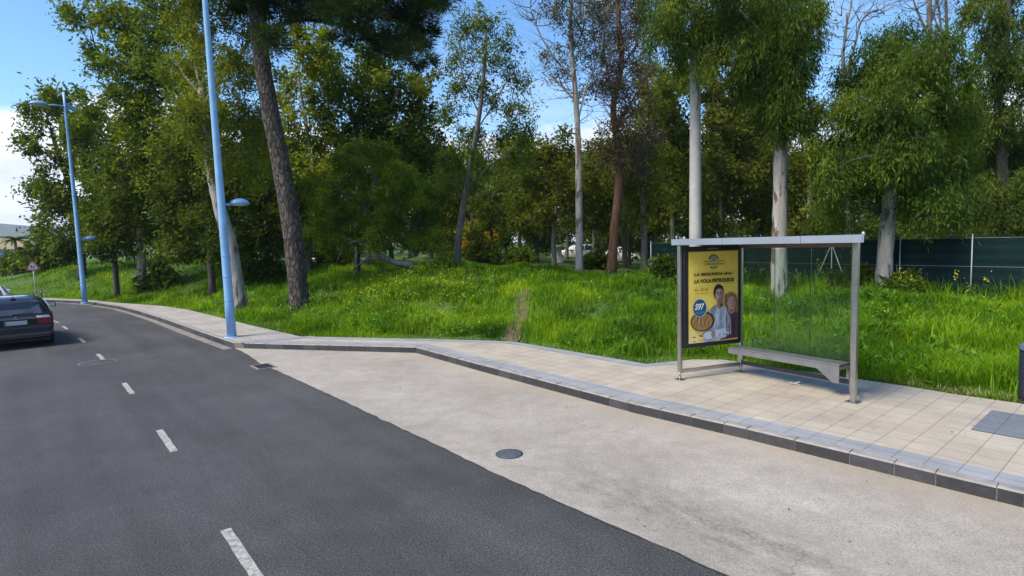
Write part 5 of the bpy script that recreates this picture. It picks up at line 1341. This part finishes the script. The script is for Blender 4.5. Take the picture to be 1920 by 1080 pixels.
# undergrowth
def bush(name, label, px, Y, w, h, lm, seed, sty='broad', py=500, cat='shrub', group=None):
    q = A(px, py, Y); gz = hz(q[0], q[1]); root = empty(name, (q[0], q[1], gz), 0, label, cat, group); r = np.random.default_rng(seed)
    bl_ = [(np.array([r.uniform(-.6, .6) * w, r.uniform(-.3, .3) * w, h * r.uniform(.25, .75)]), w * r.uniform(.3, .5), w * .4, h * r.uniform(.25, .4)) for _ in range(7)]
    cv, ls, ws_, mode, cl, cs = STY[sty]; k_ = max(.7, Y / 24)
    V, cc = leaves(bl_, cv, ls * k_, ws_ * k_, mode, seed, cl, cs * k_ * .7)
    mb = MB()
    for c, *_ in bl_: mkbark(mb, curve_pts([(0, 0, -.1), c * np.array([.4, .4, .5]), c], 3), .03, .01, 5, 0)
    mb.build('stem', M['bark_dark'], root); link('foliage', npmesh('foliage', V, 3 if mode == 'pine' else 4, [M[lm]]), root)
for i, (px, Y, w, h, lm, lb) in enumerate((
    (20, 62, 3.2, 1.7, 'l_olive', 'olive shrub in front of the pale far house'), (48, 55, 2.6, 1.9, 'l_mid', 'mid green shrub behind the warning sign'), (88, 46, 2.2, 2.2, 'l_dark', 'dark shrub right of the warning sign at the foot of the left trees'), (5, 70, 3., 1.8, 'l_dark', 'dark shrub below the pale far house'),
    (300, 33, 1.6, 1.3, 'l_dark', 'dark undergrowth shrub below the tall dense tree'), (475, 30, 1.5, 1.4, 'l_dark', 'dark undergrowth shrub between the leaning eucalyptus and big pine trunk'), (615, 33, 1.8, 1.3, 'l_dark', 'dark undergrowth shrub right of the big pine trunk'),
    (905, 40, 2., 1.0, 'l_dark', 'dark low shrub right of the slender forked tree'), (960, 36, 1.4, .8, 'l_mid', 'green low shrub left of the white pillar'), (1120, 34, .9, 1.1, 'l_dark', 'dark rounded shrub between the grey and the reddish trunk'), (1700, 17.6, .75, .8, 'l_mid', 'leafy green shrub at the foot of the drooping eucalyptus'), (1262, 24, .7, 1.0, 'l_dark', 'dark weed shrub at the end post of the fence'), (1600, 19, .7, .8, 'l_olive', 'olive shrub before the fence behind the shelter end'))):
    bush('shrub', lb, px, Y, w, h, lm, 200 + i)
for i, (px, Y, w, h, lb) in enumerate(((888, 50, 1.6, 2.6, 'yellow flowering mimosa right of the slender forked trunk'), (905, 58, 1.8, 3.6, 'taller yellow flowering mimosa farther back right of the slender forked trunk'))):
    bush('mimosa_bush', lb, px, Y, w, h, 'l_mimosa', 240 + i)
# fallen trunk
q = A(700, 500, 25.2); qz = hz(q[0], q[1]); base = np.array([q[0], q[1], qz])
t = empty('fallen_trunk', base, 0, 'weathered grey fallen trunk with broken boughs under the low bushy pine', 'fallen trunk')
mb = MB(); Pq = lambda x, y, dz=0: A(x, y, 25.2 + dz) - base
mkbark(mb, curve_pts([Pq(650, 447), Pq(690, 462), Pq(712, 478), Pq(738, 491), Pq(775, 498)], 4), .07, .15, 9, .1); mb.build('trunk', M['bark_grey'], t)
for pl_, r_ in (([(725, 486), (700, 484), (680, 492), (668, 500)], .1), ([(700, 465), (712, 445), (718, 425)], .04), ([(668, 500), (668, 470), (664, 440), (670, 420)], .06), ([(650, 447), (640, 470), (632, 490)], .035), ([(740, 490), (790, 503), (820, 516)], .05), ([(690, 462), (672, 452), (652, 456)], .05)):
    mb = MB(); mkbark(mb, curve_pts([Pq(x, y, random.uniform(-.3, .3)) for x, y in pl_], 4), r_, r_ * .4, 7, .1); mb.build('bough', M['bark_grey'], t)

# the wood beyond, one mass
r = np.random.default_rng(90)
fb = []
for k in range(150):
    a = r.uniform(-.62, 1.05); Yq = r.uniform(84, 100); x = a * Yq
    fb.append((np.array([x, Yq, hz(x, Yq) + r.uniform(.6, 5.2)]), r.uniform(2., 3.8), 2.5, r.uniform(1.2, 2.2)))
FV, _ = leaves(fb, 1.5, .62, .30, 'broad', 91, 60, 1.2)
tag(link('far_wood', npmesh('far_wood', FV, 4, [M['l_dark']])), 'dark mass of the far wood closing the view between the trunks', None, None, 'stuff')

# ------------------------------------------------------------------ grass
def blades(X, Y, H, W, lean, mat_name, name, label, seed, kind='stuff'):
    r = np.random.default_rng(seed); k = len(X); Zg = height(X, Y)
    p = np.stack([X, Y, Zg - .02], -1)
    an = r.uniform(0, 2 * math.pi, k); d = np.stack([np.cos(an), np.sin(an), np.zeros(k)], -1)
    an2 = an + math.pi / 2 + r.normal(size=k) * .6; s = np.stack([np.cos(an2), np.sin(an2), np.zeros(k)], -1) * (W * .5)[:, None]
    up = np.array([0, 0, 1.])
    m_ = p + up * (H * .6)[:, None] + d * (lean * H * .28)[:, None]
    t = p + up * (H * (1 - .25 * lean))[:, None] + d * (lean * H * .85)[:, None]
    V = np.empty((k, 5, 3)); V[:, 0] = p - s; V[:, 1] = p + s; V[:, 2] = m_ + s * .75; V[:, 3] = m_ - s * .75; V[:, 4] = t
    me = bpy.data.meshes.new(name); n = k * 5
    me.vertices.add(n); me.vertices.foreach_set('co', V.astype(np.float32).ravel())
    b = (np.arange(k) * 5)[:, None]
    li = np.concatenate([b + np.array([[0, 1, 2, 3]]), b + np.array([[3, 2, 4]])], 1).ravel()
    me.loops.add(len(li)); me.loops.foreach_set('vertex_index', li.astype(np.int32))
    me.polygons.add(k * 2); st = (np.arange(k) * 7)[:, None] + np.array([[0, 4]])
    me.polygons.foreach_set('loop_start', st.ravel().astype(np.int32)); me.update(calc_edges=True); me.materials.append(M[mat_name])
    return tag(link(name, me), label, None, None, kind)
def vnoise(X, Y, s, ph):
    return (np.sin(X * s + ph + 1.3 * np.sin(Y * s * .7 + ph)) + np.sin(Y * s * 1.2 - ph * 2 + 1.1 * np.sin(X * s * .8)) + np.sin((X + Y) * s * .6 + ph * 3)) / 3
TR = np.array([G(x, y, .5)[:2] for x, y in ((945, 636), (958, 612), (975, 590), (985, 570))])
TR2 = np.array([A(x, 540, 24)[:2] for x in (985, 1000, 1015)])
def scatter(n, seed, zmin, zmax, dmax=16., power=1.):
    """points on the grass, closer together near us"""
    r = np.random.default_rng(seed)
    Y = zmin * (zmax / zmin) ** r.random(n); a = r.uniform(-.95, 1.0, n); X = a * Y
    d = sdist(X, Y); ok = (d > .02) & (d < dmax)
    return X[ok], Y[ok], d[ok]
X, Y, d = scatter(900000, 5, 8., 48.)
r = np.random.default_rng(6)
nz = vnoise(X, Y, 1.1, .4); nz2 = vnoise(X, Y, 3.1, 1.7)
trail = dist_pl(TR, X, Y); trail2 = dist_pl(TR2, X, Y)
keep = r.random(len(X)) < np.clip(.52 + .25 * nz, .15, .9) * np.clip(trail / .55, .18, 1) * np.clip(trail2 / .8, .1, 1)
X, Y, d, nz, nz2 = X[keep], Y[keep], d[keep], nz[keep], nz2[keep]; k = len(X)
H = (.16 + .13 * nz + .12 * nz2) * np.clip(.45 + d / 1.2, .45, 1.15) * r.uniform(.6, 1.5, k); H = np.clip(H, .05, .5)
W = (.0075 + .0006 * Y) * r.uniform(.7, 1.4, k)
blades(X, Y, H, W, r.uniform(.1, 1.0, k), 'grass', 'grass', 'tall bright green grass covering the bank behind the pavement', 8)
# tussocks of longer grass
rt_ = np.random.default_rng(9); cx_, cy_, cd_ = scatter(4200, 10, 8.5, 34., 13.)
okc = cd_ > .5; cx_, cy_ = cx_[okc], cy_[okc]; per = 34
X = np.repeat(cx_, per) + rt_.normal(size=len(cx_) * per) * .13; Y = np.repeat(cy_, per) + rt_.normal(size=len(cx_) * per) * .13
ok = (sdist(X, Y) > .15) & (dist_pl(TR, X, Y) > .45); X, Y = X[ok], Y[ok]; k = len(X)
blades(X, Y, rt_.uniform(.24, .56, k), (.009 + .0006 * Y) * rt_.uniform(.8, 1.4, k), rt_.uniform(.35, 1.2, k), 'grass', 'grass_tussocks', 'longer arching grass tufts among the grass', 11)
# broad leaved weeds among the grass
wx_, wy_, wd_ = scatter(1500, 40, 8.5, 34., 12.); okw = (wd_ > .5) & (dist_pl(TR, wx_, wy_) > .5) & (vnoise(wx_, wy_, .9, 2.) > -.25); wx_, wy_ = wx_[okw], wy_[okw]
wr = np.random.default_rng(41)
wbl = [(np.array([x, y, hz(x, y) + .10]), wr.uniform(.14, .34), wr.uniform(.14, .3), wr.uniform(.09, .2)) for x, y in zip(wx_, wy_)]
WV, _ = leaves(wbl, 1.6, .13, .05, 'broad', 42, 14, .2, up=.7)
tag(link('weeds', npmesh('weeds', WV, 4, [M['weed']])), 'broad leaved green weeds growing through the grass', None, None, 'stuff')
# dry straw along the pavement edge and on the trail
X, Y, d = scatter(60000, 12, 8.2, 24., .5); ok = (X / Y > .62) | (np.random.default_rng(1).random(len(X)) < .12); X, Y = X[ok], Y[ok]; k = len(X); r = np.random.default_rng(13)
blades(X, Y, r.uniform(.05, .16, k), np.full(k, .010), r.uniform(.6, 1.6, k), 'dry', 'dry_grass', 'dry straw coloured grass along the pavement edge', 14)
# tall weeds by the fence
ft = np.random.default_rng(15).random(2600) * 19; o_ = f0[None] + fd[None] * ft[:, None]; off_ = np.abs(np.random.default_rng(16).normal(size=2600)) * .8 + .1
fn = np.array([fd[1], -fd[0], 0]); fn = -fn if (f0 + fn * 1.)[1] > f0[1] else fn
X = o_[:, 0] + fn[0] * off_; Y = o_[:, 1] + fn[1] * off_; k = 2600; r = np.random.default_rng(17)
blades(X, Y, r.uniform(.35, 1.0, k), r.uniform(.014, .03, k), r.uniform(.1, .8, k), 'grass', 'weeds', 'tall green weeds along the foot of the fence', 18)
# flowers
def flowers(X, Y, hgt, size, name, label, seed):
    r = np.random.default_rng(seed); k = len(X); z = height(X, Y) + hgt
    out = []
    for j in range(3):
        a = r.normal(size=(k, 3)); a /= np.linalg.norm(a, axis=1)[:, None]; b_ = np.cross(a, r.normal(size=(k, 3))); b_ /= np.linalg.norm(b_, axis=1)[:, None]
        c = np.stack([X, Y, z], -1) + r.normal(size=(k, 3)) * size[:, None] * .35; s = size[:, None] * .5
        out.append(np.stack([c - a * s, c + b_ * s * .8, c + a * s, c - b_ * s * .8], 1).reshape(-1, 3))
    me = npmesh(name, np.concatenate(out), 4, [M['ylw_flower']]); return tag(link(name, me), label, None, None, 'stuff')
fx, fy, fh, fs = [], [], [], []
r = np.random.default_rng(19)
def fl_add(x, y, h, s): fx.append(x); fy.append(y); fh.append(h); fs.append(s)
X, Y, d = scatter(60000, 20, 12., 30., 14.); a = X / Y
dens = np.exp(-((a + .17) / .13) ** 2) * np.exp(-((Y - 22.5) / 3.2) ** 2) * 1.5 + .006 + .03 * ((a > .6) & (d > 4)) + .012 * ((a > -.4) & (a < .2))
ok = (r.random(len(X)) < dens * (.5 + .5 * (vnoise(X, Y, 2.2, .3) > -.2))) & (d > .6)
X, Y = X[ok], Y[ok]
flowers(X, Y, r.uniform(.16, .36, len(X)), (.012 + .0009 * Y) * r.uniform(.6, 1.2, len(X)), 'wildflowers', 'small yellow wildflowers scattered over the grass', 21)
ft = r.random(30) * 17; sp2 = f0[None] + fd[None] * ft[:, None] + fn[None] * r.uniform(.3, 1.6, 30)[:, None]
Xs = np.repeat(sp2[:, 0], 9) + r.normal(size=270) * .05; Ys = np.repeat(sp2[:, 1], 9) + r.normal(size=270) * .05
flowers(Xs, Ys, np.repeat(r.uniform(.5, 1.0, 30), 9) + r.normal(size=270) * .1, np.full(270, .034), 'tall_wildflowers', 'tall yellow flowering weeds in front of the dark fence', 22)
blades(sp2[:, 0], sp2[:, 1], np.full(30, .95), np.full(30, .02), np.full(30, .1), 'grass', 'weed_stalks', 'stalks of the tall yellow flowering weeds', 23)
# trodden trail and bare patch
def trail_mesh(P2, w):
    V = []; F_ = []; dn = []
    for a, b_ in zip(P2[:-1], P2[1:]):
        for j in range(5): dn.append(a + (b_ - a) * j / 5)
    dn.append(P2[-1]); dn = np.array(dn); k = len(dn); cs = 5
    rr = np.random.default_rng(3)
    for i, p in enumerate(dn):
        t = dn[min(i + 1, k - 1)] - dn[max(i - 1, 0)]; t /= np.linalg.norm(t); s = np.array([-t[1], t[0]]); ww = w * rr.uniform(.7, 1.2) * (1 if 0 < i < k - 1 else .35)
        for j in range(cs):
            q = p + s * ww * (j / (cs - 1) - .5); V.append((q[0], q[1], hz(q[0], q[1]) + .03))
    for i in range(k - 1):
        for j in range(cs - 1): F_.append((i * cs + j, i * cs + j + 1, (i + 1) * cs + j + 1, (i + 1) * cs + j))
    mb = MB(); mb.add(V, F_, 0, True); return mb
tag(trail_mesh(TR, .5).build('path', M['soil']), 'trodden bare earth trail up the grass bank', None, None, 'structure')
tag(trail_mesh(TR2, 1.0).build('path', M['soil']), 'bare earth patch on the bank', None, None, 'structure')
# fallen leaves and grit on the paving
r = np.random.default_rng(30); V = []
for k in range(120):
    if k < 75: p = G(r.uniform(700, 1920), r.uniform(660, 900), ZP); 
    else: p = G(r.uniform(560, 1900), r.uniform(690, 1060), .006)
    d = float(sdist(np.array([p[0]]), np.array([p[1]]))[0])
    if d > -.05: continue
    if k < 75 and d < -3.2: continue
    z = (ZP + .016) if k < 75 else .018
    an = r.uniform(0, 6.28); L = r.uniform(.008, .022); W = L * r.uniform(.3, .6); c, s = math.cos(an), math.sin(an)
    for (u_, v_) in ((-L, 0), (0, -W), (L, 0), (0, W)): V.append((p[0] + c * u_ - s * v_, p[1] + s * u_ + c * v_, z + r.uniform(-.003, .006)))
tag(link('fallen_leaves', npmesh('fallen_leaves', np.array(V), 4, [plain('dead_leaf', (.075, .055, .04), .9, var=.3)])), 'small dry leaves scattered on pavement and bay', None, None, 'stuff')


# ------------------------------------------------------------------ light, sky, camera
SUN_EL, SUN_AZ = R(52), R(-122)          # azimuth measured from +y towards +x
sd = np.array([math.sin(SUN_AZ) * math.cos(SUN_EL), math.cos(SUN_AZ) * math.cos(SUN_EL), math.sin(SUN_EL)])
sl_ = bpy.data.lights.new('sun', 'SUN'); sl_.energy = 2.9; sl_.angle = R(26); sl_.color = (1., .90, .76)
so = bpy.data.objects.new('sun', sl_); COL.objects.link(so)
so.rotation_euler = Vector(tuple(-sd)).to_track_quat('-Z', 'Y').to_euler()
w = bpy.data.worlds.new('World'); scn.world = w; w.use_nodes = True
nt = w.node_tree; bg = nt.nodes['Background']
sky = nd(nt, 'ShaderNodeTexSky', sky_type='NISHITA', sun_disc=False)
sky.sun_elevation = SUN_EL; sky.sun_rotation = SUN_AZ; sky.air_density = 1.; sky.dust_density = .6; sky.ozone_density = 2.5
tc = nd(nt, 'ShaderNodeTexCoord')
mp = nd(nt, 'ShaderNodeMapping'); mp.inputs['Scale'].default_value = (1, 1, 2.6); mp.inputs['Location'].default_value = (.35, .2, .1); nt.links.new(tc.outputs['Generated'], mp.inputs['Vector'])
sz_ = nd(nt, 'ShaderNodeSeparateXYZ'); nt.links.new(tc.outputs['Generated'], sz_.inputs[0])
n1 = noise(nt, mp.outputs[0], 3.2, 7, .55, .2)
# cumulus bank: low in the sky, ragged top
ma = nd(nt, 'ShaderNodeMath', operation='MULTIPLY_ADD'); nt.links.new(n1, ma.inputs[0]); ma.inputs[1].default_value = .22; ma.inputs[2].default_value = .095
mb_ = nd(nt, 'ShaderNodeMath', operation='SUBTRACT'); nt.links.new(ma.outputs[0], mb_.inputs[0]); nt.links.new(sz_.outputs[2], mb_.inputs[1])
cm = nd(nt, 'ShaderNodeMapRange', interpolation_type='SMOOTHSTEP'); nt.links.new(mb_.outputs[0], cm.inputs[0]); cm.inputs[1].default_value = 0; cm.inputs[2].default_value = .03
mpw = nd(nt, 'ShaderNodeMapping'); mpw.inputs['Scale'].default_value = (1.2, 1.2, 4); nt.links.new(tc.outputs['Generated'], mpw.inputs['Vector'])
n2 = ramp(nt, noise(nt, mpw.outputs[0], 2.1, 6, .6, .6), [(.50, 0.), (.78, .5)])
wr_ = nd(nt, 'ShaderNodeMapRange', interpolation_type='SMOOTHSTEP'); nt.links.new(sz_.outputs[0], wr_.inputs[0]); wr_.inputs[1].default_value = -.45; wr_.inputs[2].default_value = .05
wm_ = nd(nt, 'ShaderNodeMath', operation='MULTIPLY'); nt.links.new(wr_.outputs[0], wm_.inputs[0]); nt.links.new(n2, wm_.inputs[1])
cx = nd(nt, 'ShaderNodeMath', operation='MAXIMUM'); nt.links.new(cm.outputs[0], cx.inputs[0]); nt.links.new(wm_.outputs[0], cx.inputs[1])
ccol = ramp(nt, noise(nt, mp.outputs[0], 5.5, 5, .5), [(.33, (2.7, 3.15, 3.9)), (.62, (4.9, 5.05, 5.3))])
hsv = nd(nt, 'ShaderNodeHueSaturation'); hsv.inputs['Saturation'].default_value = 1.22; nt.links.new(sky.outputs[0], hsv.inputs['Color'])
nt.links.new(mixc(nt, cx.outputs[0], hsv.outputs[0], ccol), bg.inputs['Color']); bg.inputs['Strength'].default_value = .125

cam = bpy.data.cameras.new('camera'); co = bpy.data.objects.new('camera', cam); COL.objects.link(co)
cam.sensor_width = 36; cam.lens = 36 * F / 1920; cam.clip_end = 20000; cam.clip_start = .05
mw = Matrix((RT, UP, -FW)).transposed().to_4x4(); mw.translation = Vector(tuple(EYE)); co.matrix_world = mw
scn.camera = co
vs_ = scn.view_settings; vs_.view_transform = 'Standard'; vs_.look = 'None'; vs_.exposure = 1.0; vs_.gamma = 1.; vs_.use_curve_mapping = False
cy = scn.cycles
cy.max_bounces = 6; cy.diffuse_bounces = 4; cy.glossy_bounces = 3; cy.transmission_bounces = 4; cy.transparent_max_bounces = 12
cy.caustics_reflective = False; cy.caustics_refractive = False; cy.use_denoising = True
